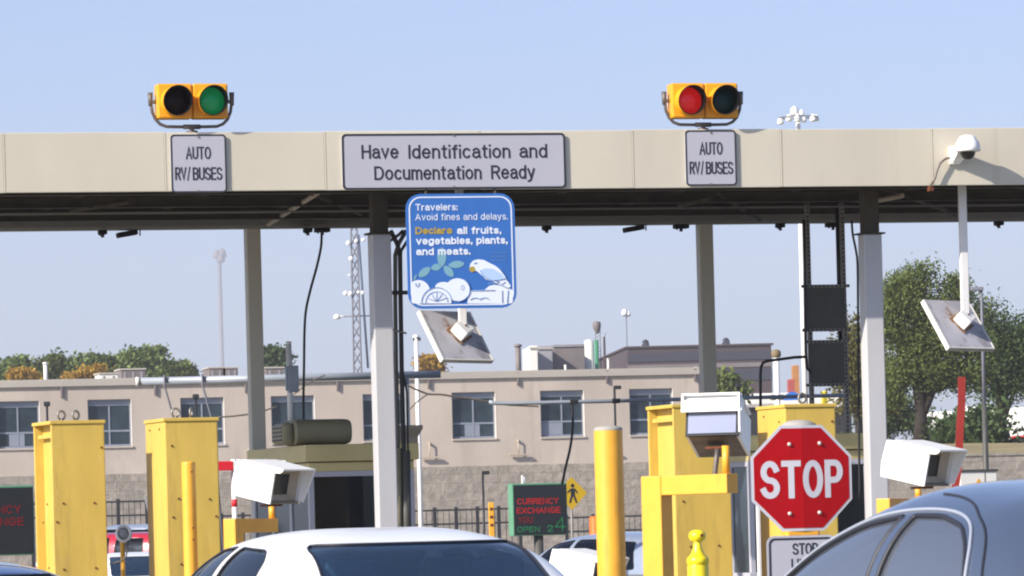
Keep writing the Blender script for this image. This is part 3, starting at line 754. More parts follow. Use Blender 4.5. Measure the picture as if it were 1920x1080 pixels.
m.build('hanger', M_under2, s4)

# ------------------------------------------------------------------ signals on the canopy edge
def signal(pxs, ys, lens, lab, dy):
    """pxs: housing left, right; ys: top, bottom; lens = (first, second) materials"""
    k = 0.0
    a = G.hit(pxs[0], ys[0], k); b = G.hit(pxs[1], ys[1], k)
    x0, x1, z1, z0 = a.x, b.x, a.z, b.z
    cx = (x0 + x1) / 2
    t = thing('traffic_signal', lab, 'traffic light', G, (cx, k, zt), 'yellow signals standing on the canopy edge')
    for j, (xa, xb) in enumerate(((x0, cx - 0.003), (cx + 0.003, x1))):
        m = MB(); m.box((xa, -0.02, z0), (xb, 0.17, z1), 0.02); h = m.build('housing', M_sigy, t)
        c = Vector(((xa + xb) / 2 , -0.02, (z0 + z1) / 2 - 0.005)); r = 0.158
        m = MB(); m.lathe((c.x, -0.024, c.z), [(0.0, 0.045), (0.05, 0.042), (0.10, 0.03), (0.135, 0.012), (0.148, 0.0), (0.148, -0.003)], axis='y'); m.build('lens', lens[j], h)
        # open-fronted tunnel visor, yellow outside and black inside, cut back at the bottom
        n = 36; vo = []; vi = []
        for q in range(n):
            an = 2 * math.pi * q / n
            dep = 0.20 - 0.09 * (0.5 - 0.5 * math.sin(an))
            for rr, L in ((r, vo), (r - 0.012, vi)):
                L.append(((c.x + rr * math.cos(an), c.y, c.z + rr * math.sin(an)), (c.x + rr * math.cos(an), c.y - dep, c.z + rr * math.sin(an))))
        def shell(src, off):
            mm = MB(); vs = [p[0] for p in src] + [p[1] for p in src]
            mm.add(vs, [(i, (i + 1) % n, n + (i + 1) % n, n + i) for i in range(n)], True); return mm
        shell(vo, 0).build('visor', M_sigy, h, fix=False)
        mi = shell(vi, 0)
        nv = len(mi.v)
        mi.add([p[1] for p in vo] + [p[1] for p in vi], [(i, (i + 1) % n, n + (i + 1) % n, n + i) for i in range(n)])
        mi.build('visor_lining', M_hood, h, fix=False)
    sc = (x1 - x0) / 135.0
    def q(dx, y): return (cx + dx * sc, 0.075, z1 - (y - ys[0]) * sc)
    pts = [q(-78, ys[0] + 20), q(-77.5, ys[0] + 35), q(-75, ys[0] + 52), q(-69, ys[0] + 66), q(-60, ys[0] + 75), q(-48, ys[0] + 79.5), q(-25, ys[0] + 80), q(25, ys[0] + 80), q(48, ys[0] + 79.5), q(60, ys[0] + 75), q(69, ys[0] + 66), q(75, ys[0] + 52), q(77.5, ys[0] + 35), q(78, ys[0] + 20)]
    m = MB(); m.tube(pts, 0.017, 10)
    for s_ in (-1, 1):
        e = q(s_ * 78, ys[0] + 28); m.cyl((e[0], 0.075, e[2] + 0.07), (e[0], 0.075, e[2] - 0.07), 0.028, 0.022, 10)
    m.cyl(q(-16, ys[0] + 80), q(16, ys[0] + 80), 0.026, seg=10)
    m.build('yoke_bracket', M_pipe, t)
    for s_ in (-1, 1):
        m = MB(); m.cyl(q(s_ * 67, ys[0] + 33), q(s_ * 78, ys[0] + 33), 0.02, seg=10); m.build('pivot', M_pipe, t)
    m = MB(); m.cyl((cx, 0.075, zt - 0.03), (cx, 0.075, q(0, ys[0] + 80)[2]), 0.025, seg=10); m.cyl((cx, 0.075, zt - 0.005), (cx, 0.075, zt + 0.02), 0.06, seg=12); m.build('stem', M_pipe, t)
signal((294, 428), (157, 222), (M_redoff, M_grn), 'yellow two lens traffic signal with its green lens lit', 0)
signal((1258, 1384), (156, 221), (M_red, M_grnoff), 'yellow two lens traffic signal with its red lens lit', 0)

# ------------------------------------------------------------------ dome camera on the fascia
c = G.hit(1805, 275, -0.1)
t = thing('dome_camera', 'white dome security camera with a black cable on the right end of the canopy edge', 'camera', G, (c.x, 0, c.z))
def D(px, py, k=-0.1): return G.hit(px, py, k)
p0 = D(1786, 292, 0)
m = MB(); m.box((p0.x - 0.05, -0.05, p0.z - 0.10), (p0.x + 0.02, 0.0, p0.z + 0.10), 0.01); m.build('wall_plate', M_offw, t)
# tapering arm from the plate to the dome cap
m = MB()
aa = [(p0.x - 0.02, -0.045, p0.z - 0.08), (p0.x + 0.06, -0.045, p0.z - 0.10), (p0.x + 0.06, -0.045, p0.z + 0.08), (p0.x - 0.02, -0.045, p0.z + 0.05)]
e = D(1811, 272, -0.28)
bbq = [(e.x - 0.07, -0.24, e.z - 0.06), (e.x + 0.07, -0.24, e.z - 0.06), (e.x + 0.05, -0.24, e.z + 0.10), (e.x - 0.05, -0.24, e.z + 0.10)]
m.hull8(aa, bbq); m.build('arm', M_wbox, t)
m = MB(); m.lathe((e.x + 0.02, -0.28, e.z - 0.06), [(0.0, 0.17), (0.05, 0.168), (0.085, 0.15), (0.10, 0.12), (0.125, 0.09), (0.138, 0.04), (0.142, 0.0), (0.13, -0.012), (0.0, -0.012)], 28); m.build('dome_cap', M_wbox, t)
m = MB(); m.lathe((e.x + 0.02, -0.28, e.z - 0.075), [(0.085, 0.0), (0.08, -0.03), (0.06, -0.062), (0.03, -0.08), (0.0, -0.085)], 24); m.build('smoked_dome', M_lens, t)
m = MB(); m.tube([tuple(D(*q)) for q in ((1785, 294, -0.03), (1772, 298, -0.05), (1763, 306, -0.06), (1757, 320, -0.055), (1753, 335, -0.05), (1746, 346, -0.04), (1741, 356, 0.06))], 0.012, 8); m.build('cable', M_pipe, t)
m = MB(); q = D(1744, 352, 0.02); m.box((q.x - 0.03, -0.03, q.z - 0.04), (q.x + 0.03, 0.06, q.z + 0.02), 0.008); m.build('cable_box', M_rust, t)

# ------------------------------------------------------------------ tilted panels on hanging poles
def tilted(lab, tlp, w_, k, pole_px, ptop, px_box, has_pole_top):
    o = G.hit(tlp[0], tlp[1], k)
    wv = Vector((0.63, 0.30, -0.01)) * w_; dv = Vector((0.155, -0.37, -0.55)) * w_
    n_ = wv.cross(dv).normalized()
    if n_.y > 0: n_ = -n_
    t = thing('tilted_panel', lab, 'hanging panel', G, (o.x + 0.4, k, o.z - 0.54), 'tilted white panels hung from the canopy')
    f4 = [o, o + wv, o + wv + dv, o + dv]; b4 = [p - n_ * 0.045 for p in f4]
    m = MB(); m.hull8(f4, b4); m.build('panel', M_panel, t)
    e = [Vector(p) for p in f4]
    m = MB()
    th = n_ * 0.006
    def strip(a, b, wd, inner):
        dirv = inner.normalized() * wd
        m.hull8([a + th, b + th, b + dirv + th, a + dirv + th], [a - n_ * 0.05, b - n_ * 0.05, b + dirv - n_ * 0.05, a + dirv - n_ * 0.05])
    strip(e[0] - wv.normalized() * 0.02, e[3] - wv.normalized() * 0.02, 0.028, wv); strip(e[1] - wv.normalized() * 0.012, e[2] - wv.normalized() * 0.012, 0.014, wv); strip(e[3], e[2], 0.014, -dv)
    m.build('edge_trim', M_offw, t)
    cc = o + wv * 0.56 + dv * 0.46
    rot = Matrix((wv.normalized(), dv.normalized(), n_)).transposed()
    rot = rot @ Matrix.Rotation(R(-28), 3, 'Z')
    m = MB(); m.box(cc + n_ * 0.07 - Vector((0.085, 0.085, 0.07)), cc + n_ * 0.07 + Vector((0.085, 0.085, 0.07)), 0.008, rot=rot); bx = m.build('mount_box', M_wbox, t)
    m = MB(); m.cyl(cc + n_ * 0.13, cc + n_ * 0.15, 0.012, seg=8); m.build('bolt', M_rust, bx)
    m = MB(); m.box(cc + n_ * 0.005 - Vector((0.12, 0.12, 0.006)), cc + n_ * 0.005 + Vector((0.12, 0.12, 0.006)), 0.003, rot=rot); m.build('rusty_backplate', mat('rusty_stain', lin('6f4e33'), 0.85, var=0.5, vscale=9, dirt=((0.4, 0.36, 0.33), 0.5, 7, (1, 1, 1))), t)
    pt = cc + n_ * 0.08
    m = MB(); m.box((pt.x - 0.042, pt.y - 0.03, pt.z), (pt.x + 0.042, pt.y + 0.03, zb + 0.12), 0.006); m.build('pole', M_wpole, t)
    return t
tilted('white stained panel hung on a square white pole at the right end of the canopy', (1733, 562), 1.0, 0.55, 1808, 345, 1803, True)
tilted('white stained panel hung just below the blue traveler sign', (788, 582), 1.0, 0.75, 868, 575, 860, False)

# ------------------------------------------------------------------ dark sign backs on perforated posts
kS = 3.4
t = thing('sign_back', 'two dark sign backs on perforated steel posts hung beside the right column', 'sign', G, (gx(1550, kS, 650), kS, 1.5))
for pa, pb in (((1514, 414), (1524, 760)), ((1583, 412), (1589, 900))):
    a = G.hit(*pa, kS); b = G.hit(*pb, kS)
    m = MB(); xx = (a.x + b.x) / 2
    m.box((xx - 0.026, kS + 0.0, b.z), (xx + 0.026, kS + 0.05, zb + 0.05), 0.004)
    m.build('perforated_post', perf_mat('perforated_post_steel', zb + 0.05 - b.z, 0.052, 2), t)
for (ya, yb), (xa, xb) in zip(((536, 618), (640, 721)), ((1509, 1585), (1516, 1584))):
    a = G.hit(xa, ya + 1, kS - 0.03); b = G.hit(xb, yb, kS - 0.03)
    m = MB(); m.box((a.x, kS - 0.035, b.z), (b.x, kS - 0.02, a.z), 0.004); m.build('panel', M_darkgrey, t)
    for zz in (a.z, b.z):
        m = MB(); m.box((a.x - 0.05, kS - 0.05, zz - 0.018), (b.x + 0.06, kS - 0.036, zz + 0.018), 0.003); m.build('cross_bar', perf_mat('perforated_bar_steel', b.x - a.x + 0.11, 0.036, 0), t)
a = G.hit(1571, 414, kS + 0.1); b = G.hit(1573, 640, kS + 0.1)
m = MB(); m.cyl((a.x, kS + 0.1, b.z), (a.x, kS + 0.1, zb), 0.03, seg=12); m.build('pipe', M_black, t)
a = G.hit(1508, 414, kS); b = G.hit(1512, 720, kS)
m = MB(); m.tube([tuple(G.hit(*q, kS - 0.07)) for q in ((1507, 412), (1509, 500), (1510, 600), (1511, 660), (1513, 690), (1521, 699))], 0.018, 8); m.build('cable', M_black, t)
gp = MB(); gp.tube([tuple(G.hit(*q, kS - 0.1)) for q in ((1426, 1100), (1426, 700), (1427, 688), (1431, 680), (1438, 677), (1460, 674), (1490, 670), (1512, 669))], 0.017, 8)
tag(gp.build('bent_pipe', M_black, fr=G), 'thin black bent pipe joining the lower dark sign back', 'pipe')

# loose cables hanging from the canopy
def cable(lab, pts, k, r=0.014, m_=M_black, fr=G, name='hanging_cable'):
    m = MB(); P3 = [fr.hit(*p, k) if len(p) == 2 else fr.hit(*p) for p in pts]
    out = []
    for i in range(len(P3) - 1):                                  # Catmull-Rom through the points
        p0 = P3[max(i - 1, 0)]; p1 = P3[i]; p2 = P3[i + 1]; p3 = P3[min(i + 2, len(P3) - 1)]
        for j in range(6):
            t_ = j / 6
            out.append(0.5 * ((2 * p1) + (p2 - p0) * t_ + (2 * p0 - 5 * p1 + 4 * p2 - p3) * t_ ** 2 + (3 * p1 - p0 - 3 * p2 + p3) * t_ ** 3))
    out.append(P3[-1])
    m.tube(out, r, 8); o = m.build(name, m_, fr=fr)
    return tag(o, lab, 'cable')
cable('black cable dropping from the rear beam to the olive rooftop unit', [(603, 432), (602, 462), (594, 500), (583, 540), (574, 580), (571, 620), (570, 690), (569, 750), (570, 800), (573, 835), (566, 862)], 5.3, 0.015)
cable('black cable looping down beside the right front column', [(1597, 414), (1599, 440), (1605, 470), (1608, 500), (1609, 600), (1610, 760), (1612, 940)], 1.6, 0.014)

# conduits beside the left front column
t = thing('conduit_bundle', 'dark conduits bundled behind the white left front column', 'conduit', G, (gx(755, 2.2, 700), 2.2, 0))
for pts, r, mt in ((((762, 432), (748, 456), (741, 478), (741, 560), (743, 700), (746, 840), (749, 1100)), 0.024, M_darkgrey), (((732, 432), (745, 458), (750, 480), (751, 560), (753, 690), (757, 840), (760, 1100)), 0.026, M_black),
                   (((731, 452), (748, 440), (756, 432)), 0.018, M_under2), (((765, 450), (752, 470), (750, 500)), 0.018, M_black), (((752, 640), (756, 700), (763, 735), (765, 840), (767, 1100)), 0.012, M_black), (((745, 840), (747, 1100)), 0.045, M_olived), (((761, 845), (764, 1100)), 0.05, M_darkgrey)):
    m = MB(); m.tube([tuple(G.hit(*q, 2.2)) for q in pts], r, 10); m.build('conduit', mt, t)
m = MB(); a = G.hit(731, 549, 2.12); b = G.hit(766, 549, 2.12); m.box((a.x, 2.1, a.z - 0.022), (b.x, 2.14, a.z + 0.022), 0.004); m.build('clamp', M_black, t)
m = MB(); a = G.hit(731, 617, 2.12); b = G.hit(762, 625, 2.12); m.tube([tuple(a), tuple(b)], 0.012, 6); m.build('strap', M_perf, t)

# ------------------------------------------------------------------ yellow cabinets
def cabinet(lab, pl, pe, pr, ytop, openside, bolts_f, bolts_l, rings, extra=None, d=52):
    """pl, pe, pr: pixel columns of the back-left, front-left and front-right edges"""
    f = Fr(d, 18, pe)
    x0 = f.hit(pe, 900).x; x1 = f.hit(pr, 900).x
    dep = 0.05
    while f.hit(pl, 900, dep).x < x0 and dep < 1.5: dep += 0.005     # depth at which the back-left edge falls on its pixel column
    z1 = f.hit((pe + pr) / 2, ytop).z
    t = thing('lane_cabinet', lab, 'cabinet', f, ((x0 + x1) / 2, dep / 2, 0), 'tall yellow steel cabinets at the lanes')
    m = MB(); zl = z1 - 0.035
    if not openside: m.box((x0, 0, 0.15), (x1, dep, zl), 0.012)
    else:
        m.box((x0, 0, 0.15), (x1, 0.03, zl), 0.008); m.box((x0, dep - 0.03, 0.15), (x1, dep, zl), 0.008); m.box((x1 - 0.03, 0.031, 0.15), (x1, dep - 0.031, zl), 0.004)
        m.box((x0 + 0.09, 0.031, 0.15), (x0 + 0.12, dep - 0.031, zl), 0.004)
        m.box((x0 + 0.03, 0.031, zl - 0.13), (x0 + 0.09, dep - 0.06, zl - 0.09), 0.004)
    m.build('casing', M_yel, t)
    m = MB(); m.box((x0 - 0.012, -0.012, zl), (x1 + 0.012, dep + 0.012, z1), 0.006); m.build('top_plate', M_yel, t)
    m = MB()
    for px, py in bolts_f:
        q = f.hit(px, py); m.cyl((q.x, 0.002, q.z), (q.x, -0.008, q.z), 0.011, seg=8)
    m.build('bolt', M_rust, t)
    if bolts_l:
        m = MB()
        for fy, py in bolts_l:
            q = f.hit(pe, py); m.cyl((x0 + 0.002, dep * fy, q.z), (x0 - 0.008, dep * fy, q.z), 0.011, seg=8)
        m.build('bolt', M_rust, t)
    for px, py, r, yaw in rings:
        q = f.hit(px, py, dep * 0.55); rad = r / 190.0
        m = MB(); ca, sa = math.cos(R(yaw)), math.sin(R(yaw))
        m.tube([(q.x + rad * math.cos(2 * math.pi * i / 20) * ca, dep * 0.55 + rad * math.cos(2 * math.pi * i / 20) * sa, z1 + 0.02 + rad + rad * math.sin(2 * math.pi * i / 20)) for i in range(20)], 0.011, 8, True)
        m.cyl((q.x, dep * 0.55, z1), (q.x, dep * 0.55, z1 + 0.03), 0.018, seg=10)
        m.build('lifting_ring', M_ringm, t)
    return t, f, x0, x1, dep, z1
cabinet('yellow steel cabinet with an open left side nearest the left edge', 65, 98, 198, 788, True, [(190, 839), (119, 944), (177, 943), (107, 979), (120, 1068), (180, 1065)], [(0.3, 945), (0.55, 979), (0.3, 1065)], [(115, 777, 8, 20), (142, 775, 8, 30)])
cabinet('yellow steel cabinet behind the slim orange bollard', 275, 311, 411, 783, False, [(322, 836), (335, 935), (393, 936), (405, 968), (325, 970), (340, 1058)], [(0.75, 804), (0.25, 804)], [(329, 770, 8, 10), (358, 765, 8, 60)])
cabinet('yellow steel cabinet behind the white camera box with the dark underside', 1217, 1265, 1370, 757, True, [(1281, 940), (1348, 1023), (1295, 1025), (1290, 1072), (1352, 900)], [], [(1304, 741, 7, 20)])
cabinet('yellow steel cabinet directly behind the red stop sign', 1423, 1475, 1570, 757, False, [(1560, 790), (1552, 1010)], [(0.75, 778), (0.2, 790)], [(1504, 741, 9, 20)])
# thin pale board fixed to the second cabinet
f = Fr(53.5, -30, 276); a = f.hit(270, 932); b = f.hit(286, 975)
m = MB(); m.add([], []); m.hull8([(a.x, 0, a.z), (a.x + 0.05, 0, a.z), (b.x, 0, b.z), (b.x - 0.035, 0, b.z)], [(a.x, 0.4, a.z), (a.x + 0.05, 0.4, a.z), (b.x, 0.4, b.z), (b.x - 0.035, 0.4, b.z)])
pb = m.build('backing_board', M_wbox, fr=f); tag(pb, 'narrow slanted white board behind the left edge of the cabinet with the slim bollard', 'board')

# ------------------------------------------------------------------ bollards
def bollard(lab, px, w_, ytop, d, matl, dome=0.02, capm=None):
    f = Fr(d, 0, px); q = f.hit(px, ytop); r = w_ / 2 * d / FPX
    t = thing('bollard', lab, 'bollard', f, (q.x, 0, 0), 'yellow bollards')
    m = MB(); m.lathe((q.x, 0, 0), [(r, 0.0), (r, q.z - dome - 0.02), (r * 0.985, q.z - dome)], 36); m.build('post', matl, t)
    m = MB(); m.lathe((q.x, 0, q.z - dome), [(r * 1.0, -0.012), (r * 1.005, 0.0), (r * 0.9, dome * 0.55), (r * 0.55, dome * 0.9), (0, dome)], 36); m.build('cap', capm or M_conc, t)
    return t, f, q, r
t, f, q, r = bollard('slim orange yellow bollard in front of a taller yellow cabinet', 353, 26, 865, 50, M_yel2, 0.015, M_yel2)
m = MB()
for y in (885, 990, 1012):
    z = f.hit(353, y).z; m.cyl((q.x + 0.03, -r * 0.8, z), (q.x + 0.035, -r - 0.004, z), 0.009, seg=8)
m.build('bolt', M_rust, t)
bollard('thick tall yellow bollard with a flat sandy top, right of the currency sign', 1140, 54, 798, 46, M_yel2, 0.03)

# lemon yellow standpipe
f = Fr(40, 10, 1307); q = f.hit(1307, 993)
t = thing('standpipe', 'bright lemon yellow standpipe with a round knob on top', 'standpipe', f, (q.x, 0, 0))
Rr = lambda p: p * 40 / FPX
zt1 = q.z
m = MB(); m.lathe((q.x, 0, 0), [(Rr(20), 0), (Rr(20), zt1 - Rr(70)), (Rr(19), zt1 - Rr(66))], 28); m.build('pipe_body', M_yel3, t)
m = MB(); m.lathe((q.x, 0, 0), [(Rr(17), zt1 - Rr(67)), (Rr(20.5), zt1 - Rr(64)), (Rr(21), zt1 - Rr(56)), (Rr(19), zt1 - Rr(52)), (Rr(13), zt1 - Rr(46)), (Rr(9), zt1 - Rr(36)), (Rr(6.5), zt1 - Rr(22))], 28); m.build('collar', M_yel3, t)
m = MB(); m.lathe((q.x, 0, 0), [(Rr(6.5), zt1 - Rr(24)), (Rr(14), zt1 - Rr(19)), (Rr(16.5), zt1 - Rr(12)), (Rr(14.5), zt1 - Rr(5)), (Rr(8), zt1 - Rr(1)), (0, zt1)], 28); kn = m.build('knob', M_yel3, t)
m = MB(); m.cyl((q.x + 0.02, -Rr(15.5), zt1 - Rr(11)), (q.x + 0.022, -Rr(18), zt1 - Rr(11)), 0.012, seg=10); m.build('bolt', M_rust, kn)

# ------------------------------------------------------------------ white plate cameras on yellow arms
def reader(lab, pc, d, deg, pitch, stand=None, wbox=0.46, lbox=0.46, h=0.335, flap=False, group='white camera boxes on yellow arms', conduit=None, yoff=0.0):
    f = Fr(d, deg, pc[0]); c = f.hit(*pc)
    t = thing('plate_camera', lab, 'camera', f, (c.x, 0, 0), group)
    rot = Matrix.Rotation(R(pitch), 3, 'X'); C0 = Vector((c.x, 0, c.z))
    def T(p): return rot @ Vector(p) + C0
    hw = wbox / 2
    prof = [(-lbox * .5, h * .5), (lbox * .5, h * .5), (lbox * .54, -h * .12), (lbox * .50, -h * .5), (-lbox * .5, -h * .5)]   # (y, z): front at -y
    n = len(prof)
    m = MB()
    # open-fronted shell: sides, top, back, bottom as thin walls
    th = 0.02
    def wall(poly, xa, xb):
        vs = [T((xa, y, z)) for y, z in poly] + [T((xb, y, z)) for y, z in poly]; k_ = len(poly)
        m.add(vs, [tuple(range(k_)), tuple(range(2 * k_ - 1, k_ - 1, -1))] + [(i, (i + 1) % k_, k_ + (i + 1) % k_, k_ + i) for i in range(k_)])
    wall(prof, -hw, -hw + th); wall(prof, hw - th, hw)
    for i in (0, 1, 2):
        a, b = prof[i], prof[i + 1]
        dy, dz = b[0] - a[0], b[1] - a[1]; L = math.hypot(dy, dz); ny, nz = dz / L * th, -dy / L * th
        wall([a, b, (b[0] + ny, b[1] + nz), (a[0] + ny, a[1] + nz)], -hw + th, hw - th)
    m.build('case', M_wbox, t)
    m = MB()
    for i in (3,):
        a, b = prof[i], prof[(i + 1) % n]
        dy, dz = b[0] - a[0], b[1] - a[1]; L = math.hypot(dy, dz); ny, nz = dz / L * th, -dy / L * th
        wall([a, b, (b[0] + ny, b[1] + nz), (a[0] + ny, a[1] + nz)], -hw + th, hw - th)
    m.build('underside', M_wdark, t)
    m = MB(); y0 = -lbox * .5
    wall([(y0 - 0.11, h * .5 + 0.003), (lbox * .29, h * .5 + 0.003), (lbox * .29, h * .5 + 0.018), (y0 - 0.11, h * .5 + 0.018)], -hw - 0.02, hw + 0.02)
    for s_ in (-1, 1):
        xa, xb = (hw + 0.004, hw + 0.018) if s_ > 0 else (-hw - 0.018, -hw - 0.004)
        wall([(y0 - 0.11, h * .5 + 0.002), (y0 + 0.10, h * .5 + 0.002), (y0 + 0.05, -h * .44), (y0 - 0.03, -h * .44)] if s_ > 0 else [(y0 - 0.11, h * .5 + 0.002), (y0 + 0.10, h * .5 + 0.002), (y0 + 0.10, h * .34), (y0 - 0.08, h * .42)], xa, xb)
    m.build('hood', M_wbox, t)
    if flap:                                                        # glazed front under a deep white brow
        m = MB(); m.hull8([T((-hw - .03, y0 - .07, h * .1)), T((hw + .03, y0 - .07, h * .1)), T((hw + .03, y0 - .055, h * .1)), T((-hw - .03, y0 - .055, h * .1))], [T((-hw - .03, y0 - .07, h * .56)), T((hw + .03, y0 - .07, h * .56)), T((hw + .03, y0 - .055, h * .56)), T((-hw - .03, y0 - .055, h * .56))]); m.build('brow', M_wbox, t)
        m = MB(); a_ = [(-hw + .0, -h * .5), (hw - .0, -h * .5), (hw - .0, h * .42), (-hw + .0, h * .42)]; m.hull8([T((p[0], y0 - .012, p[1])) for p in a_], [T((p[0], y0 + .03, p[1])) for p in a_]); fr_ = m.build('window_frame', M_black, t)
        m = MB(); a_ = [(-hw + .02, -h * .44), (hw - .02, -h * .44), (hw - .02, h * .40), (-hw + .02, h * .40)]; m.hull8([T((p[0], y0 - .018, p[1])) for p in a_], [T((p[0], y0 - .0125, p[1])) for p in a_]); m.build('window', M_mirr, fr_)
    else:
        m = MB(); i0 = hw - th - 0.002; yw = y0 + 0.045
        o_ = [(-i0, -h * .47), (i0, -h * .47), (i0, h * .44), (-i0, h * .44)]; i_ = [(-i0 + 0.07, -h * .29), (i0 - 0.07, -h * .29), (i0 - 0.07, h * .3), (-i0 + 0.07, h * .3)]
        for a in range(4):
            b = (a + 1) % 4
            m.hull8([T((o_[a][0], yw, o_[a][1])), T((o_[b][0], yw, o_[b][1])), T((i_[b][0], yw + 0.05, i_[b][1])), T((i_[a][0], yw + 0.05, i_[a][1]))],
                    [T((o_[a][0], yw + 0.1, o_[a][1])), T((o_[b][0], yw + 0.1, o_[b][1])), T((i_[b][0], yw + 0.11, i_[b][1])), T((i_[a][0], yw + 0.11, i_[a][1]))])
        fr_ = m.build('window_frame', M_beige, t)
        m = MB(); m.hull8([T((p[0], yw + 0.055, p[1])) for p in i_], [T((p[0], yw + 0.07, p[1])) for p in i_]); m.build('window', M_lens, fr_)
    bp = T((0, y0 + 0.16, -h * .5 - 0.005)); 
    m = MB(); m.box((bp.x - 0.07, bp.y - 0.08, bp.z - 0.05), (bp.x + 0.07, bp.y + 0.08, bp.z - 0.03), 0.004); m.build('bracket', M_rust, t)
    if stand:
        sd, sdeg, plx, prx, yt, yb, parm, stub = stand
        g2 = Fr(sd, sdeg, plx)
        def W(l): return f.ex.dot(g2.world(l) - f.o), f.ey.dot(g2.world(l) - f.o), l[2]
        a = g2.hit(plx, yt); b = g2.hit(prx, yt); zz = g2.hit(plx, yt).z; z0 = g2.hit(plx, yb).z; hgt = zz - z0
        xe = g2.hit(parm, yt).x
        pw = b.x - a.x
        def prismW(lo, hi, bev):
            mm = MB(); mm.box(lo, hi, bev); mm.v = [W(Vector(v)) for v in mm.v]; return mm
        prismW((a.x, 0, 0), (a.x + pw, hgt, zz - 0.002), 0.008).build('post', M_yel2, t)
        ar = prismW((a.x + pw + 0.001, 0.003, z0), (xe, hgt - 0.003, zz - 0.004), 0.006).build('arm', M_yel2, t)
        sx, sy = stub
        q0 = g2.hit(sx, yt, hgt / 2)
        mm = MB(); mm.cyl((q0.x, hgt / 2, zz - 0.004), (q0.x, hgt / 2, bp.z - 0.03), 0.03, seg=14)
        mm.v = [W(Vector(v)) for v in mm.v]; mm.build('pivot', M_yel2, t)
    if conduit:
        g3 = Fr(d, 0, conduit[0][0])
        mm = MB(); pts = []
        for px, py, kk in conduit:
            l = g3.hit(px, py, kk); wv = g3.world(l) - f.o; pts.append((f.ex.dot(wv), f.ey.dot(wv), l.z))
        mm.tube(pts, 0.02, 10); mm.build('cable_conduit', M_pipe, t)
    return t, f
reader('white camera box tilted down on a yellow arm in front of the left booth', (503, 903), 50, 55, 13, (50, 62, 441, 457, 972, 999, 522, (510, 0)), conduit=None)
reader('white camera box on a yellow arm between the right column and the red pole', (1722, 868), 48, 55, 13, (48, 62, 1668, 1684, 934, 962, 1752, (1722, 0)))
reader('white camera box tilted up, its pale window and dark underside facing the stop sign lane', (1347, 803), 42, -12, -17, (42, -38, 1201, 1238, 893, 930, 1362, (1362, 0)), lbox=0.54, wbox=0.42, h=0.30, flap=True, conduit=[(1345, 842, -0.27), (1343, 865, -0.28), (1340, 893, -0.29), (1341, 903, -0.29), (1346, 910, -0.29), (1358, 913, -0.28), (1372, 914, -0.2)])
reader('white camera box low down left of the thick bollard', (1092, 1070), 50, 62, 12, None)
t_ = [o for o in bpy.data.objects if o.name.startswith('plate_camera')][-1]
f_, b_ = INFO[t_.name]
m = MB(); m.box((b_.x - 0.06, -0.22, 0), (b_.x + 0.06, -0.08, CAMZ - 0.48), 0.006); m.build('post', M_yel2, t_)

# ------------------------------------------------------------------ stop sign on a bollard
f = Fr(48, 15, 1504)
cx = f.hit(1504, 896).x
bp_ = bollard('yellow bollard with a rounded sandy cap carrying the stop sign', 1497, 70, 787, 48.35, M_yel2, 0.085)
t = thing('stop_sign', 'red octagonal STOP sign with a white rim, fixed to a yellow bollard', 'sign', f, (cx, 0, f.hit(1504, 996).z))
oc = [(1468, 799), (1546, 797), (1600, 854), (1600, 936), (1541, 994), (1468, 996), (1410, 940), (1409, 855)]
o3 = [f.hit(*p) for p in oc]
ccz = sum(p.z for p in o3) / 8
Rv = 0.0
xs_ = sorted(p.x for p in o3); hw = (sum(xs_[-2:]) - sum(xs_[:2])) / 4; ccx = (sum(xs_[-2:]) + sum(xs_[:2])) / 4
rad = hw / math.cos(R(22.5)) * 0.99
BEND = 0.07
def bend(x, y): return y + abs(x - ccx) * BEND
def octo(r): return [(ccx + r * math.cos(R(22.5 + 45 * i)), ccz + r * math.sin(R(22.5 + 45 * i))) for i in range(8)]
def halves(m_, poly, y0, y1):
    """split an outline at the fold and bend both halves back"""
    for s_ in (-1, 1):
        out = []
        n = len(poly)
        for i in range(n):
            a, b = poly[i], poly[(i + 1) % n]
            ia = (a[0] - ccx) * s_ >= 0; ib = (b[0] - ccx) * s_ >= 0
            if ia: out.append(a)
            if ia != ib:
                k_ = (ccx - a[0]) / (b[0] - a[0]); out.append((ccx, a[1] + (b[1] - a[1]) * k_))
        mm = MB(); mm.prism(out, y0, y1)
        mm.v = [(x, bend(x, y), z) for x, y, z in mm.v]
        m_.add(mm.v, mm.f)
m = MB(); halves(m, octo(rad), 0.0, 0.004); m.build('sign_panel', M_swht, t)
m = MB(); halves(m, octo(rad * 0.945), -0.003, -0.0005); m.build('red_face', M_sred, t)
a = f.hit(1428, 935); b = f.hit(1583, 935); zl_ = f.hit(1504, 934).z; zh = f.hit(1504, 863).z
tx = text('STOP', M_swht, t, f, a.x, b.x, zl_, zh - zl_, -0.0035, bold=0.08, gap=0.36)
_, bs = INFO[t.name]
for v in tx.data.vertices: v.co.y += abs(v.co.x + bs.x - ccx) * BEND
for px, py in ((1480, 833), (1537, 831), (1481, 963), (1537, 961)):
    q = f.hit(px, py); y = bend(q.x, 0)
    m = MB(); m.lathe((q.x, y - 0.003, q.z), [(0.018, 0.0), (0.018, 0.010), (0.012, 0.020), (0, 0.022)], 12, 'y'); m.build('bolt', M_bolt, t)
m = MB(); z_ = f.hit(1504, 1000).z; m.box((ccx - 0.14, 0.01, z_ - 0.02), (ccx + 0.14, 0.03, z_ + 0.02), 0.003); m.build('bracket', M_yel2, t)
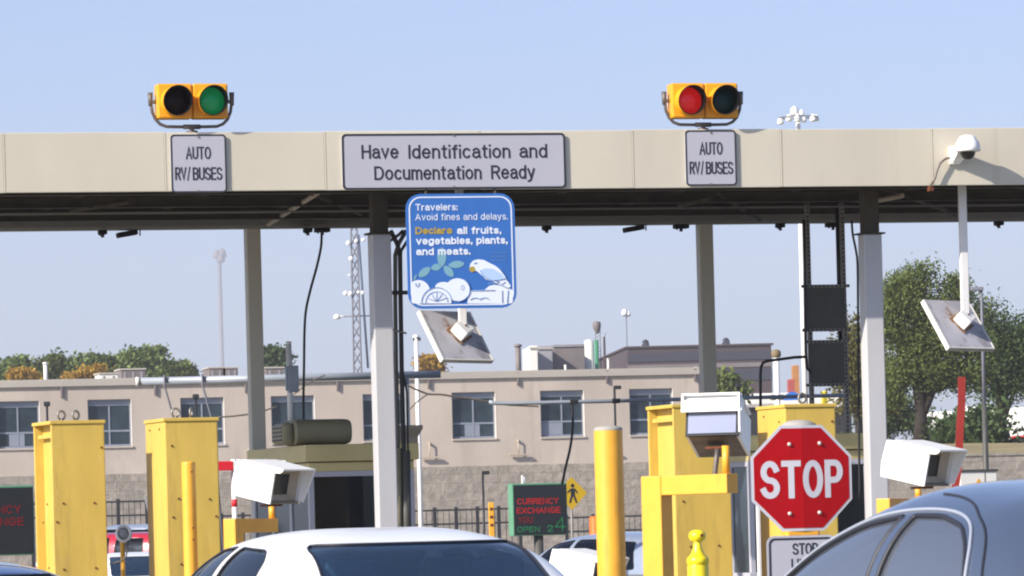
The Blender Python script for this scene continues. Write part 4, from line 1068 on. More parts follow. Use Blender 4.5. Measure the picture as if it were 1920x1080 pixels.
# plate below
kb = -0.03
a = f.hit(1437, 1008, kb); b = f.hit(1566, 1100, kb); ztp = f.hit(1500, 1004, kb).z
s5 = plate_sign('plate_sign', 'white plate with black rim under the stop sign, reading STOP on its first line', 'sign', f, kb, (a.x, ztp - 0.78, b.x + 0.02, ztp), r=0.07, th=0.004, inset=0.02, lw=0.018)
ptext('STOP', M_signb, s5, f, kb - 0.001, 1486, 1039.5, 1534, 1018, bold=0.07)
ptext('UNTIL', M_signb, s5, f, kb - 0.001, 1484, 1067, 1546, 1047, bold=0.07)

# ------------------------------------------------------------------ booths
def booth(lab, pcorner, pleft, pright, ytop, ybot, d):
    f = Fr(d, 18, pcorner)
    x0 = f.hit(pcorner, 850).x; x1 = f.hit(pright, 850).x
    dep = 0.1
    while f.hit(pleft, 850, dep).x < x0 and dep < 6: dep += 0.01
    z1 = f.hit(pcorner, ytop).z; z0 = f.hit(pcorner, ybot).z
    t = thing('inspection_booth', lab, 'booth', f, ((x0 + x1) / 2, dep / 2, 0), 'olive and grey inspection booths')
    m = MB(); m.box((x0, 0, z0), (x1, dep, z1), 0.01); m.build('roof', M_olive, t)
    i = 0.05
    m = MB(); m.box((x0 + i, i, z0 - 0.012), (x1 - i, dep - i, z0 - 0.0005)); m.build('roof_gap', M_black, t)
    m = MB(); m.box((x0 + i, i, z0 - 0.11), (x1 - i, dep - i, z0 - 0.0125), 0.004); m.build('header', M_olive, t)
    zh = z0 - 0.11; zs = CAMZ - 0.33
    fw = 0.06
    # frames: corner posts, head and sill rails as one grey frame per face
    m = MB()
    for xa in (x0 + i, x1 - i - fw): m.box((xa, i, zs), (xa + fw, i + fw, zh - fw - 0.001), 0.004)
    m.box((x0 + i, i, zh - fw), (x1 - i, i + fw, zh - 0.001), 0.004)
    m.build('front_frame', M_gframe, t)
    m = MB(); y = i + fw + 0.002; nn = 3; stp = (dep - 2 * i - fw) / nn
    for j in range(nn): m.box((x0 + i, y + stp * (j + 1) - fw, zs), (x0 + i + fw, y + stp * (j + 1) - 0.002, zh - fw - 0.001), 0.004)
    m.box((x0 + i, y, zh - fw), (x0 + i + fw, dep - i, zh - 0.001), 0.004); m.build('side_frame', M_gframe, t)
    m = MB(); m.box((x0 + i + fw, i + 0.02, zs), (x1 - i - fw, i + 0.03, zh - fw)); m.build('front_window', M_booth, t)
    m = MB(); m.box((x0 + i + 0.02, y, zs), (x0 + i + 0.03, dep - i - fw, zh - fw)); m.build('side_window', M_pane, t)
    m = MB(); m.box((x1 - i - 0.03, y, zs), (x1 - i - 0.02, dep - i, zh)); m.box((x0 + i + 0.1, dep - i - 0.03, zs), (x1 - i - 0.1, dep - i - 0.02, zh)); m.build('rear_wall', M_olived, t)
    m = MB(); m.box((x0 + i - 0.03, i - 0.03, zs - 0.06), (x1 - i + 0.03, dep - i + 0.03, zs), 0.006); m.build('sill', M_gframe, t)
    m = MB(); m.box((x0 + i, i, 0.15), (x1 - i, dep - i, zs - 0.061), 0.004); m.build('lower_wall', M_olive, t)
    return t, f, x0, x1, dep, z1
t1, f1, bx0, bx1, bdep, bz1 = booth('olive roofed inspection booth with a rounded unit on its roof, left of centre', 572, 463, 786, 834, 866, 59.5)
booth('olive roofed inspection booth mostly hidden behind the stop sign', 1398, 1290, 1640, 816, 846, 59.5)
# rounded rooftop unit
a = f1.hit(558, 832, 0.35); b = f1.hit(663, 785, 0.35)
t = thing('rooftop_unit', 'rounded olive air conditioner lying on the left booth roof', 'air conditioner', f1, ((a.x + b.x) / 2, 0.6, bz1))
h = b.z - bz1; zc = bz1 + h / 2 + 0.004
m = MB()
prof = rrect(-0.28, -h / 2 + 0.004, 0.28, h / 2, h * 0.42, 6)
ring_ = lambda x, s_: [(x, 0.62 + p[0] * s_, zc + p[1] * s_) for p in prof]
L = [ring_(a.x - 0.02, 0.9), ring_(a.x, 1.0), ring_(b.x - 0.12, 1.0), ring_(b.x - 0.05, 0.97), ring_(b.x - 0.015, 0.88), ring_(b.x, 0.7)]
n = len(prof)
for i in range(len(L) - 1): m.add(L[i] + L[i + 1], [(k_, (k_ + 1) % n, n + (k_ + 1) % n, n + k_) for k_ in range(n)], True)
m.add(L[0], [tuple(range(n))]); m.add(L[-1], [tuple(range(n - 1, -1, -1))])
m.build('shell', M_olived, t)
m = MB(); m.box((a.x - 0.16, 0.40, bz1 + 0.015), (a.x - 0.021, 0.86, bz1 + h * 0.9), 0.05); m.build('intake', M_olived, t)
m = MB()
for j in range(4): m.box((a.x - 0.166, 0.44, bz1 + 0.06 + j * 0.045), (a.x - 0.158, 0.82, bz1 + 0.075 + j * 0.045))
m.build('grille', M_black, t)
m = MB(); m.box((a.x + 0.1, 0.36, bz1), (b.x - 0.1, 0.88, bz1 + 0.006)); m.build('feet', M_black, t)
# white pole with a grey box behind the unit
q = f1.hit(541, 642, 1.6); qb = f1.hit(541, 710, 1.6)
t = thing('roof_pole', 'white pole with a grey box standing behind the olive rooftop unit', 'pole', f1, (q.x, 1.6, bz1))
m = MB(); m.cyl((q.x, 1.6, bz1), (q.x, 1.6, q.z), 0.032, seg=14); m.lathe((q.x, 1.6, q.z), [(0.033, -0.02), (0.036, 0), (0.02, 0.012), (0, 0.014)], 14); m.build('pole', M_wpole, t)
m = MB(); z0_ = f1.hit(541, 736, 1.6).z; z1_ = f1.hit(541, 686, 1.6).z; m.box((q.x - 0.035, 1.52, z0_), (q.x + 0.09, 1.567, z1_), 0.008); m.box((q.x - 0.06, 1.53, z0_ + 0.02), (q.x - 0.037, 1.57, z1_ - 0.01), 0.004); m.build('control_box', M_gpipe, t)
# flared beige vent behind the conduits
f = Fr(63, 18, 760); a = f.hit(742, 824); b = f.hit(788, 797)
t = thing('roof_vent', 'beige flared vent cap on the booth roof beside the conduits', 'vent', f, ((a.x + b.x) / 2, 0.2, bz1))
m = MB(); cxv = (a.x + b.x) / 2; hwv = (b.x - a.x) / 2
m.hull8([(cxv - hwv * .8, 0, a.z + 0.03), (cxv + hwv * .8, 0, a.z + 0.03), (cxv + hwv * .8, 0.3, a.z + 0.03), (cxv - hwv * .8, 0.3, a.z + 0.03)], [(cxv - hwv * 1.05, -0.06, b.z - 0.05), (cxv + hwv * 1.05, -0.06, b.z - 0.05), (cxv + hwv * 1.05, 0.36, b.z - 0.05), (cxv - hwv * 1.05, 0.36, b.z - 0.05)])
m.box((cxv - hwv * .8, 0, bz1), (cxv + hwv * .8, 0.3, a.z + 0.03)); m.build('flare', M_beige, t)
m = MB(); m.box((cxv - hwv * 1.08, -0.07, b.z - 0.049), (cxv + hwv * 1.08, 0.37, b.z), 0.006); m.build('cap', M_beige, t)
# white post beside the stop sign's cabinet, red and white barrier at the left
f = Fr(56, 18, 1422); a = f.hit(1419, 925); b = f.hit(1427, 1015)
m = MB(); m.box((a.x, 0, 0), (a.x + 0.045, 0.045, a.z + 0.1), 0.006); tag(m.build('white_post', M_wpole, fr=f), 'thin white post in the gap left of the stop sign', 'post')
f = Fr(53.5, 18, 430)
t = thing('barrier_gate', 'raised red and white barrier behind the left white camera box', 'barrier', f, (f.hit(442, 900).x, 0.05, 0))
a = f.hit(412, 865); b = f.hit(438, 882); m = MB(); m.box((a.x - 0.3, 0, b.z), (b.x, 0.05, a.z), 0.006); m.build('arm', M_orange, t)
q = f.hit(442, 865); m = MB(); m.box((b.x + 0.001, 0.001, b.z + 0.002), (b.x + 0.55, 0.049, a.z - 0.002), 0.006); m.build('arm_tip', M_wbox, t)
m = MB(); m.cyl((q.x, 0.09, 0), (q.x, 0.09, a.z + 0.02), 0.028, seg=12); p_ = m.build('post', M_wpole, t)
m = MB(); za = f.hit(442, 936).z; zb2 = f.hit(442, 950).z; m.cyl((q.x, 0.09, zb2), (q.x, 0.09, za), 0.0295, seg=12); m.build('red_band', M_orange, p_)

# ------------------------------------------------------------------ horizontal pipes
f = Fr(66, 4, 540)
t = thing('overhead_pipe', 'long grey horizontal pipe on thin rods, crossing behind the columns at the left', 'pipe', f, (f.hit(540, 705).x, 0, 0))
a = f.hit(262, 717); b = f.hit(826, 700); zc = (a.z + b.z) / 2
m = MB(); m.cyl((a.x, 0, zc), (b.x, 0, zc), 0.047, seg=18); m.build('pipe', M_gpipe, t)
m = MB(); m.cyl((a.x - 0.05, 0, zc), (a.x + 0.001, 0, zc), 0.056, seg=18); m.build('end_cap', M_offw, t)
for xa, xb in ((308, 321), (379, 391)):
    q0 = f.hit(xa, 710); q1 = f.hit(xb, 1080)
    m = MB(); m.tube([(q0.x, -0.065, zc + 0.07), (q0.x, -0.065, zc - 0.06), (q0.x + 0.11, -0.03, zc - 0.5), (q0.x + 0.30, 0.1, 0)], 0.013, 8); rd = m.build('stay_rod', M_tower, t)
    m = MB(); m.tube([(q0.x, 0.062 * math.cos(a_), zc + 0.062 * math.sin(a_)) for a_ in np.linspace(0, 2 * math.pi, 16, endpoint=False)], 0.012, 6, True); m.build('clamp', M_offw, rd)
q = f.hit(760, 703); m = MB(); m.cyl((q.x, 0.11, 0), (q.x, 0.11, zc), 0.05, seg=12); m.build('support_post', M_gpipe, t)
f = Fr(66, 4, 1200)
t = thing('overhead_pipe', 'thinner pale horizontal pipe running behind the thick bollard and right cabinets', 'pipe', f, (f.hit(1200, 752).x, 0, 0))
a = f.hit(926, 755); b = f.hit(1592, 742); zc2 = f.hit(1100, 753).z
m = MB(); m.tube([(a.x - 0.06, 0, zc2 + 0.03), (a.x, 0, zc2 + 0.008), (a.x + 0.2, 0, zc2), (b.x, 0, zc2)], 0.024, 12); m.build('pipe', M_gpipe, t)
for px in (1076, 1155):
    q = f.hit(px, 750); m = MB(); m.box((q.x - 0.05, -0.03, zc2 - 0.03), (q.x + 0.05, 0.03, zc2 + 0.03), 0.01); m.build('clamp', M_black, t)
q = f.hit(1245, 750); m = MB(); m.cyl((q.x, 0.06, 0), (q.x, 0.06, zc2), 0.03, seg=12); m.build('support_post', M_gpipe, t)
cable('black cable hanging from the thinner pale pipe down to the currency sign', [(1072, 753), (1074, 780), (1073, 812), (1068, 845), (1060, 878), (1054, 908)], 0, 0.016, fr=f)
cable('thin twisted wires between the conduits and the thinner pale pipe', [(764, 722), (775, 728), (792, 735), (805, 739), (830, 740), (858, 745), (885, 748), (926, 755)], 0, 0.012, M_pipe, f, 'wire')
cable('thin wire rising from behind the conduits to the twisted wires', [(764, 772), (775, 760), (790, 747), (803, 739)], 0, 0.009, M_pipe, f, 'wire')
cable('thin sagging wire below the thinner pale pipe left of centre', [(926, 755), (950, 759), (985, 761), (1010, 762)], 0, 0.010, M_pipe, f, 'wire')
f = Fr(65, 4, 540)
cable('thin wire slanting from the white roof pole up to the long grey pipe', [(548, 742), (568, 726), (590, 712), (610, 703)], 0, 0.008, M_pipe, f, 'wire')
cable('thin wire between the cabinet top and the stone coloured left column', [(410, 782), (440, 780), (480, 774), (520, 762)], 0, 0.010, M_pipe, f, 'wire')

# ------------------------------------------------------------------ currency signs, pedestrian sign
def led_sign(lab, pe, pl, pr, yt, yb, d, deg, bright, scale_text):
    f = Fr(d, deg, pe)
    a = f.hit(pe, yt); b = f.hit(pr, yb); x0, x1 = a.x, b.x; z1, z0 = f.hit((pe + pr) / 2, yt).z, f.hit((pe + pr) / 2, yb).z
    dep = 0.05
    while f.hit(pl, 950, dep).x < x0 and dep < 1.2: dep += 0.01
    t = thing('currency_sign', lab, 'sign', f, ((x0 + x1) / 2, dep / 2, 0), 'illuminated currency exchange signs')
    m = MB(); m.box((x0, 0, z0), (x1, dep, z1), 0.01); m.build('cabinet', M_ledgrn, t)
    m = MB(); m.box((x0 + 0.02, -0.012, z0 + 0.02), (x1 - 0.015, -0.0005, z1 - 0.03), 0.003); m.build('face', M_ledbox, t)
    m = MB(); m.cyl(((x0 + x1) / 2, dep / 2, 0), ((x0 + x1) / 2, dep / 2, z0), 0.09, seg=14); m.build('post', M_darkgrey, t)
    m = MB(); m.cyl((x0 + (x1 - x0) * .26, dep / 2, z1), (x0 + (x1 - x0) * .26, dep / 2, z1 + 0.13), 0.02, seg=10); m.box((x0 + (x1 - x0) * .22, dep / 2 - .02, z1), (x0 + (x1 - x0) * .24, dep / 2 + .02, z1 + 0.16)); m.build('aerial', M_wpole, t)
    W, H = x1 - x0, z1 - z0
    r1, r2 = (M_ledred, M_ledred2) if bright else (M_ledred2, M_ledred2)
    for body, u0, u1, v0, cap, mm_, bo in scale_text:
        m_ = {'r': r1, 'd': r2, 'g': M_ledg}[mm_]
        text(body, m_, t, f, x0 + W * u0, x0 + W * u1, z1 - H * v0, H * cap, -0.013, bold=bo)
    return t, f, x0, x1, z0, z1
LT = [('CURRENCY', .08, .84, .40, .115, 'r', 0.075), ('EXCHANGE', .07, .87, .575, .115, 'r', 0.075), ('YOU', .09, .36, .755, .12, 'd', 0.075), ('OPEN', .07, .48, .93, .105, 'g', 0.06), ('2', .62, .72, .93, .12, 'g', 0.06), ('4', .76, .95, .93, .27, 'g', 0.03)]
led_sign('dark currency exchange sign with red and green lights right of centre', 960, 953, 1065, 906, 1004, 100, 18, True, LT)
led_sign('dark currency exchange sign cut by the left picture edge', -92, -110, 66, 911, 1042, 76, 18, False, LT[:3])
f = Fr(108, 20, 1076); c = f.hit(1072, 925)
t = thing('crossing_sign', 'yellow diamond pedestrian sign half hidden by the currency sign', 'sign', f, (c.x, 0, 0))
s_ = 0.335
m = MB(); m.prism(rpoly([(c.x - s_, c.z), (c.x, c.z - s_), (c.x + s_, c.z), (c.x, c.z + s_)], 0.03), 0, 0.01); m.build('sign_panel', mat('traffic_sign_yellow', (0.62, 0.38, 0.01), 0.4, var=0.05), t)
m = MB(); x, z = c.x + 0.02, c.z
m.prism([(x + .04 * math.cos(R(i * 30)), z + 0.155 + .04 * math.sin(R(i * 30))) for i in range(12)], -0.003, -0.0005)
m.prism([(x - 0.045, z + 0.10), (x + 0.05, z + 0.10), (x + 0.045, z - 0.04), (x - 0.04, z - 0.04)], -0.0032, -0.0005)
m.prism([(x - 0.04, z - 0.0405), (x + 0.01, z - 0.0405), (x - 0.05, z - 0.2), (x - 0.085, z - 0.19)], -0.0032, -0.0005)
m.prism([(x + 0.0, z - 0.0405), (x + 0.045, z - 0.0405), (x + 0.10, z - 0.19), (x + 0.065, z - 0.2)], -0.0036, -0.0009)
m.prism([(x - 0.0455, z + 0.10), (x - 0.046, z + 0.05), (x - 0.11, z + 0.0), (x - 0.125, z + 0.02)], -0.0032, -0.0005)
m.prism([(x + 0.0505, z + 0.10), (x + 0.049, z + 0.05), (x + 0.10, z - 0.01), (x + 0.115, z + 0.015)], -0.0032, -0.0005)
m.build('walking_figure', M_signb, t)
m = MB(); m.cyl((c.x, 0.035, 0), (c.x, 0.035, c.z + s_ * .7), 0.025, seg=10); m.build('post', M_perf, t)

# ------------------------------------------------------------------ thin poles and lot lights between booths and building
def lot_light(lab, px, ytop, d, side=1, style=0):
    f = Fr(d, 0, px); q = f.hit(px, ytop); s = d / FPX
    t = thing('lot_light', lab, 'light', f, (q.x, 0, 0), 'small black lot lights')
    m = MB(); m.cyl((q.x, 0, 0), (q.x, 0, q.z), 2.6 * s, 2.2 * s, 10); m.build('pole', M_black, t)
    if style == 0: m = MB(); m.box((q.x - 2 * s * (side > 0) - 12 * s * (side < 0), -3 * s, q.z - 3 * s), (q.x + 13 * s * (side > 0) + 2 * s * (side < 0), 3 * s, q.z + 4 * s), 0.02)
    else: m = MB(); m.box((q.x - 6 * s, -5 * s, q.z - 4 * s), (q.x + 6 * s, 5 * s, q.z + 5 * s), 0.02)
    m.build('lamp_head', M_black, t)
lot_light('short black lot light standing above the cabinet nearest the left edge', 88, 758, 110, -1, 1)
lot_light('black lot light against a building window, behind the ring topped cabinet with the slim bollard', 367, 744, 110, 1, 1)
lot_light('black lot light with an arm, left of the currency sign', 905, 887, 120, 1, 0)
lot_light('black lot light with an arm, just above the thick bollard', 1152, 727, 110, 1, 0)
lot_light('black floodlight on a pole right of the stone coloured right column', 1385, 724, 110, -1, 1)

def pole(name, lab, px, yt, d, r, m_, cat='pole', head=None, ybend=None):
    f = Fr(d, 0, px); q = f.hit(px, yt)
    t = thing(name, lab, cat, f, (q.x, 0, 0))
    m = MB(); m.cyl((q.x, 0, 0), (q.x, 0, q.z), r, r * 0.8, 12); m.build('shaft', m_, t)
    if head: head(t, f, q, d / FPX)
    return t
def head_small(t, f, q, s):
    m = MB(); m.box((q.x - 6 * s, -3 * s, q.z - 9 * s), (q.x + 9 * s, 3 * s, q.z - 3 * s), 0.01); m.build('bracket', M_darkgrey, t)
    m = MB(); m.lathe((q.x, 0, q.z), [(6 * s, -3 * s), (6.5 * s, 0), (4 * s, 2 * s), (0, 3 * s)], 12); m.build('cap', M_wpole, t)
pole('light_pole', 'thin white pole standing right of the conduits below the tilted panel', 780, 630, 75, 0.036, M_wpole, 'pole', head_small)
def head_rusty(t, f, q, s):
    m = MB(); m.lathe((q.x, 0, q.z), [(7 * s, -14 * s), (9 * s, -12 * s), (9 * s, -4 * s), (6 * s, 0), (0, 1 * s)], 14); m.build('vent_cap', mat('brown_cap', (0.18, 0.13, 0.07), 0.8, var=0.3, vscale=6), t)
    m = MB(); m.box((q.x - 13 * s, -6 * s, q.z - 94 * s), (q.x + 13 * s, 6 * s, q.z - 84 * s), 0.02); m.build('base_collar', M_darkgrey, t)
pole('vent_pipe', 'white vent pipe with a brown cap above the cabinet behind the stop sign', 1455, 656, 90, 0.06, M_wpole, 'pipe', head_rusty)
# marker post
f = Fr(95, 10, 921); q = f.hit(921, 942)
t = thing('marker_post', 'orange striped marker post left of the currency sign', 'post', f, (q.x, 0, 0))
m = MB(); m.box((q.x - 0.05, 0, 0), (q.x + 0.05, 0.03, q.z), 0.01); m.build('post', M_yel2, t)
m = MB()
for y in (955, 970, 985): z = f.hit(921, y).z; m.box((q.x - 0.03, -0.004, z - 0.02), (q.x + 0.03, -0.0005, z + 0.03))
m.build('dark_mark', M_rust, t)
# orange drum edge behind the thick bollard
f = Fr(90, 0, 1114); q = f.hit(1116, 968); m = MB(); m.lathe((q.x, 0, 0), [(0.11, 0), (0.10, q.z - 0.02), (0.06, q.z)], 20)
tag(m.build('delineator', mat('orange_plastic', (0.75, 0.13, 0.01), 0.5), fr=f), 'orange post peeping out left of the thick bollard', 'post')
# red leaning pole at the right
f = Fr(52, 0, 1800); p = [f.hit(*q) for q in ((1803, 707), (1803, 755), (1800, 800), (1798, 850), (1796, 880), (1791, 915), (1785, 1000))]
m = MB(); w_ = 0.036
vs = []
for i, q in enumerate(p): vs += [(q.x - w_, -0.02, q.z), (q.x + w_, -0.02, q.z), (q.x + w_, 0.02, q.z), (q.x - w_, 0.02, q.z)]
q = p[-1]; vs += [(q.x - 0.06 - w_, -0.02, 0), (q.x - 0.06 + w_, -0.02, 0), (q.x - 0.06 + w_, 0.02, 0), (q.x - 0.06 - w_, 0.02, 0)]
nq = len(vs) // 4
m.add(vs, [(4 * i + k_, 4 * i + (k_ + 1) % 4, 4 * i + 4 + (k_ + 1) % 4, 4 * i + 4 + k_) for i in range(nq - 1) for k_ in range(4)] + [(3, 2, 1, 0), tuple(range(4 * nq - 4, 4 * nq))])
tag(m.build('red_pole', M_redpole, fr=f), 'flat red leaning pole beside the right white camera box', 'pole')
# tall thin lamp post at the right
f = Fr(140, 0, 1845); q = f.hit(1840, 545); zr = f.hit(1844, 760).z
t = thing('lamp_post', 'tall thin grey post in front of the block wall at the right', 'pole', f, (q.x, 0, 0))
m = MB(); m.cyl((q.x, 0, zr), (q.x, 0, q.z), 0.05, 0.035, 12); m.build('shaft', M_tower, t)
m = MB(); m.cyl((q.x, 0, 0), (q.x, 0, zr), 0.09, 0.07, 12); m.build('lower_shaft', M_darkgrey, t)
m = MB(); m.box((q.x - 0.28, -0.1, q.z), (q.x + 0.05, 0.1, q.z + 0.1), 0.02); m.build('lamp_head', M_tower, t)
# utility cabinet with warning label
f = Fr(80, 15, 1838); a = f.hit(1800, 882); b = f.hit(1871, 960)
t = thing('utility_cabinet', 'white utility cabinet with a yellow warning triangle, behind the blue car roof', 'cabinet', f, ((a.x + b.x) / 2, 0.2, 0))
m = MB(); m.box((a.x, 0, 0), (b.x, 0.4, a.z - 0.025), 0.01); m.build('casing', M_offw, t)
m = MB(); m.box((a.x - 0.02, -0.02, a.z - 0.0245), (b.x + 0.02, 0.42, a.z + 0.01), 0.006); m.build('lid', M_darkgrey, t)
q = f.hit(1835, 906); m = MB(); m.prism(rpoly([(q.x - 0.09, q.z - 0.07), (q.x + 0.09, q.z - 0.07), (q.x, q.z + 0.08)], 0.025), -0.004, -0.0005); m.build('warning_triangle', M_yel2, t)
q = f.hit(1846, 890); m = MB(); m.box((q.x, -0.004, 0.2), (q.x + 0.012, -0.0005, a.z - 0.04)); m.build('door_seam', M_darkgrey, t)
# round rack on a yellow post, seen between the two left cabinets
f = Fr(64, 10, 232); c = f.hit(232, 1001)
t = thing('round_mirror', 'round dusty mirror on a yellow post between the two left cabinets', 'mirror', f, (c.x, 0, 0))
s = 64 / FPX
m = MB(); m.tube([(c.x + 13 * s * math.cos(a_), 0.03 * math.sin(a_) , c.z + 14 * s * math.sin(a_)) for a_ in np.linspace(0, 6.283, 28, endpoint=False)], 3.0 * s, 8, True); m.build('rim', M_offw, t)
m = MB(); m.lathe((c.x, 0.01, c.z), [(0, 0.018), (6 * s, 0.014), (12 * s, 0.0), (0, -0.002)], 24, 'y'); m.build('dish', M_hvac, t)
m = MB(); m.cyl((c.x - 2 * s, 0.06, 0), (c.x - 2 * s, 0.06, c.z - 8 * s), 4.5 * s, seg=14); m.build('post', M_yel2, t)
m = MB(); m.tube([tuple(f.hit(*q, -0.05)) for q in ((240, 1014), (239, 1030), (236, 1044), (228, 1052), (205, 1058))], 1.6 * s, 8); m.build('cable', M_pipe, t)

# ------------------------------------------------------------------ iron fences
def fence(lab, pa, pb, y, d, deg, npost):
    f = Fr(d, deg, (pa + pb) / 2); a = f.hit(pa, y); b = f.hit(pb, y); z = f.hit((pa + pb) / 2, y).z
    t = thing('iron_fence', lab, 'fence', f, ((a.x + b.x) / 2, 0, 0), 'black iron fences below the building')
    for i in range(npost + 1):
        x = a.x + (b.x - a.x) * i / npost; m = MB(); m.box((x - 0.05, -0.05, 0), (x + 0.05, 0.05, z + 0.05), 0.01); m.build('post', M_black, t)
    m = MB()
    for zz in (z - 0.06, z - 0.45, 0.3): m.box((a.x, -0.02, zz), (b.x, 0.02, zz + 0.05))
    m.build('rail', M_black, t)
    m = MB(); x = a.x
    while x < b.x: m.box((x - 0.009, -0.009, 0.1), (x + 0.009, 0.009, z)); x += 0.16
    m.build('picket_panel', M_black, t)
fence('black iron fence below the building, seen between the two left cabinets', 60, 275, 940, 150, 0, 4)
fence('black iron fence below the building, between the conduits and the currency sign', 415, 975, 958, 150, 0, 14)
fence('black iron fence section just right of the yellow pedestrian sign', 1062, 1260, 966, 150, 0, 4)

# ------------------------------------------------------------------ building
B = Fr(182, 12)
zpar = B.hit(650, 701).z; zblk = B.hit(650, 879).z
bxL = B.hit(-900, 800).x; bxR = B.hit(1312, 800).x; BD = 16.0
t = thing('office_building', 'long pale pink two storey building with a block ground floor and dark windows', 'building', B, ((bxL + bxR) / 2, BD / 2, 0))
wins = []
for pc in (-809, -640, -471, -302, -133, 34, 206, 380, 550, 722, 889, 1055, 1222): wins.append((B.hit(pc - 41, 790).x, B.hit(pc + 41, 790).x))
zwt = sum(B.hit(p, y).z for p, y in ((206, 750), (889, 734.5), (1055, 731.5))) / 3; zwb = sum(B.hit(p, y).z for p, y in ((206, 837), (889, 822), (1055, 819))) / 3
m = MB()
xsb = [bxL] + [v for w2 in wins for v in w2] + [bxR]
WT = 0.3
for i in range(len(xsb) - 1):
    if i % 2 == 0: m.box((xsb[i], 0, zblk), (xsb[i + 1], WT, zpar - 0.25))
    else:
        m.box((xsb[i], 0, zblk), (xsb[i + 1], WT, zwb)); m.box((xsb[i], 0, zwt), (xsb[i + 1], WT, zpar - 0.25))
m.build('upper_wall', M_stucco, t)
m = MB(); m.box((bxL, WT, zblk), (bxL + 0.3, BD, zpar - 0.25)); m.box((bxR - 0.3, WT, zblk), (bxR, BD, zpar - 0.25)); m.box((bxL + 0.3, BD - 0.3, zblk), (bxR - 0.3, BD, zpar - 0.25)); m.build('side_wall', M_stucco, t)
m = MB(); m.box((bxL + 0.3, WT + 0.9, zblk), (bxR - 0.3, WT + 0.95, zpar - 0.6)); m.build('inner_wall', M_black, t)
m = MB(); m.box((bxL - 0.06, -0.10, zpar - 0.249), (bxR + 0.06, 0.4, zpar - 0.10), 0.01); m.box((bxL - 0.03, -0.05, zpar - 0.099), (bxR + 0.03, 0.36, zpar), 0.01); m.build('parapet', M_cap, t)
m = MB(); m.box((bxL + 0.2, 0.41, zpar - 0.5), (bxR - 0.2, BD - 0.2, zpar - 0.3)); m.build('roof', M_conc, t)
m = MB(); m.box((bxL - 0.02, -0.06, 0), (bxR, BD, zblk - 0.001)); m.build('block_base', M_block, t)
rr = random.Random(3)
for i, (xa, xb) in enumerate(wins):
    fr_ = MB(); e = 0.055; yv = 0.14
    fr_.box((xa, yv, zwb), (xa + e, yv + 0.08, zwt)); fr_.box((xb - e, yv, zwb), (xb, yv + 0.08, zwt)); fr_.box((xa + e, yv, zwt - 0.21), (xb - e, yv + 0.08, zwt)); fr_.box((xa + e, yv, zwb), (xb - e, yv + 0.08, zwb + 0.07))
    xm = (xa + xb) / 2; zm = zwb + (zwt - zwb) * 0.33
    fr_.box((xm - 0.025, yv + 0.005, zwb + 0.07), (xm + 0.025, yv + 0.07, zwt - 0.21)); fr_.box((xa + e, yv + 0.01, zm - 0.03), (xb - e, yv + 0.065, zm + 0.03))
    wn = fr_.build('window', M_winf, t)
    gl = MB(); gl.box((xa + e, yv + 0.035, zwb + 0.07), (xb - e, yv + 0.045, zwt - 0.21)); gl.build('pane', M_pane, wn)
    rv = MB(); rv.box((xb - 0.012, -0.006, zwb), (xb + 0.02, yv - 0.001, zwt)); rv.build('reveal', M_reveal, wn)  # right reveal only, its sunlit brightness put into a paler colour
    sl = MB(); sl.box((xa - 0.03, -0.05, zwb - 0.06), (xb + 0.03, yv - 0.002, zwb - 0.001), 0.006); sl.build('sill', M_stucco, wn)
    if i in (1, 5, 7, 10, 11):
        bl = MB(); bl.box((xm - 0.30 if i != 11 else xa + e, yv + 0.015, zwb + 0.08), (xm + 0.22 if i != 11 else xm - 0.03, yv + 0.03, zm - 0.04)); bl.build('blind', M_winf, wn)
for pc, yy in ((-50, 740), (115, 733), (290, 728), (460, 724), (632, 720), (803, 716), (970, 710), (1137, 706), (1302, 702)):
    q = B.hit(pc, yy); m = MB(); m.box((q.x - 0.035, -0.09, q.z - 0.22), (q.x + 0.035, -0.001, q.z + 0.2), 0.008); m.build('rain_spout', M_hvac2, t)
for pc, yy in ((129, 878), (297, 874), (466, 870), (635, 865), (805, 858), (971, 853), (1140, 849)):
    q = B.hit(pc, yy); m = MB(); m.cyl((q.x, -0.12, q.z), (q.x, -0.12, q.z + 0.5), 0.02, seg=8); m.box((q.x - 0.34, -0.17, q.z - 0.03), (q.x + 0.34, -0.07, q.z + 0.03), 0.01); m.box((q.x - 0.03, -0.12, q.z + 0.45), (q.x + 0.03, -0.001, q.z + 0.52)); m.build('wall_light', M_beige, t)
# retaining wall and embankment to the right of the building
wxR = B.hit(2400, 850).x
m = MB(); m.box((bxR + 0.01, -0.06, 0), (wxR, 0.34, zblk - 0.06)); m.box((bxR + 0.01, -0.10, zblk - 0.0599), (wxR, 0.38, zblk + 0.02), 0.01)
tag(m.build('retaining_wall', M_block, fr=B), 'tan block retaining wall below the trees at the right', 'wall')
zg = zblk - 0.05
nx, ny = 46, 26
vs = []
x0g, x1g, y0g, y1g = bxR + 0.2, bxR + 150, 0.40, 190
for j in range(ny + 1):
    for i in range(nx + 1):
        y = y0g + (y1g - y0g) * (j / ny) ** 1.8; x = x0g + (x1g - x0g) * (i / nx) ** 1.5
        h = zg + 1.35 * (1 - math.exp(-y / 26)) + 0.12 * math.sin(x * 0.5 + y * 0.2) * min(1, y / 6)
        vs.append((x, y, h))
fs = [(j * (nx + 1) + i, j * (nx + 1) + i + 1, (j + 1) * (nx + 1) + i + 1, (j + 1) * (nx + 1) + i) for j in range(ny) for i in range(nx)]
m = MB(); m.add(vs, fs, True)
nb = len(m.v)                                                      # side skirt so that the bank is a solid slope
m.add([vs[0], vs[ny * (nx + 1)], (x0g, y1g, 0), (x0g, y0g, 0)], [(0, 1, 2, 3)])
tag(m.build('embankment', M_grass, fr=B, fix=False), kind='structure')
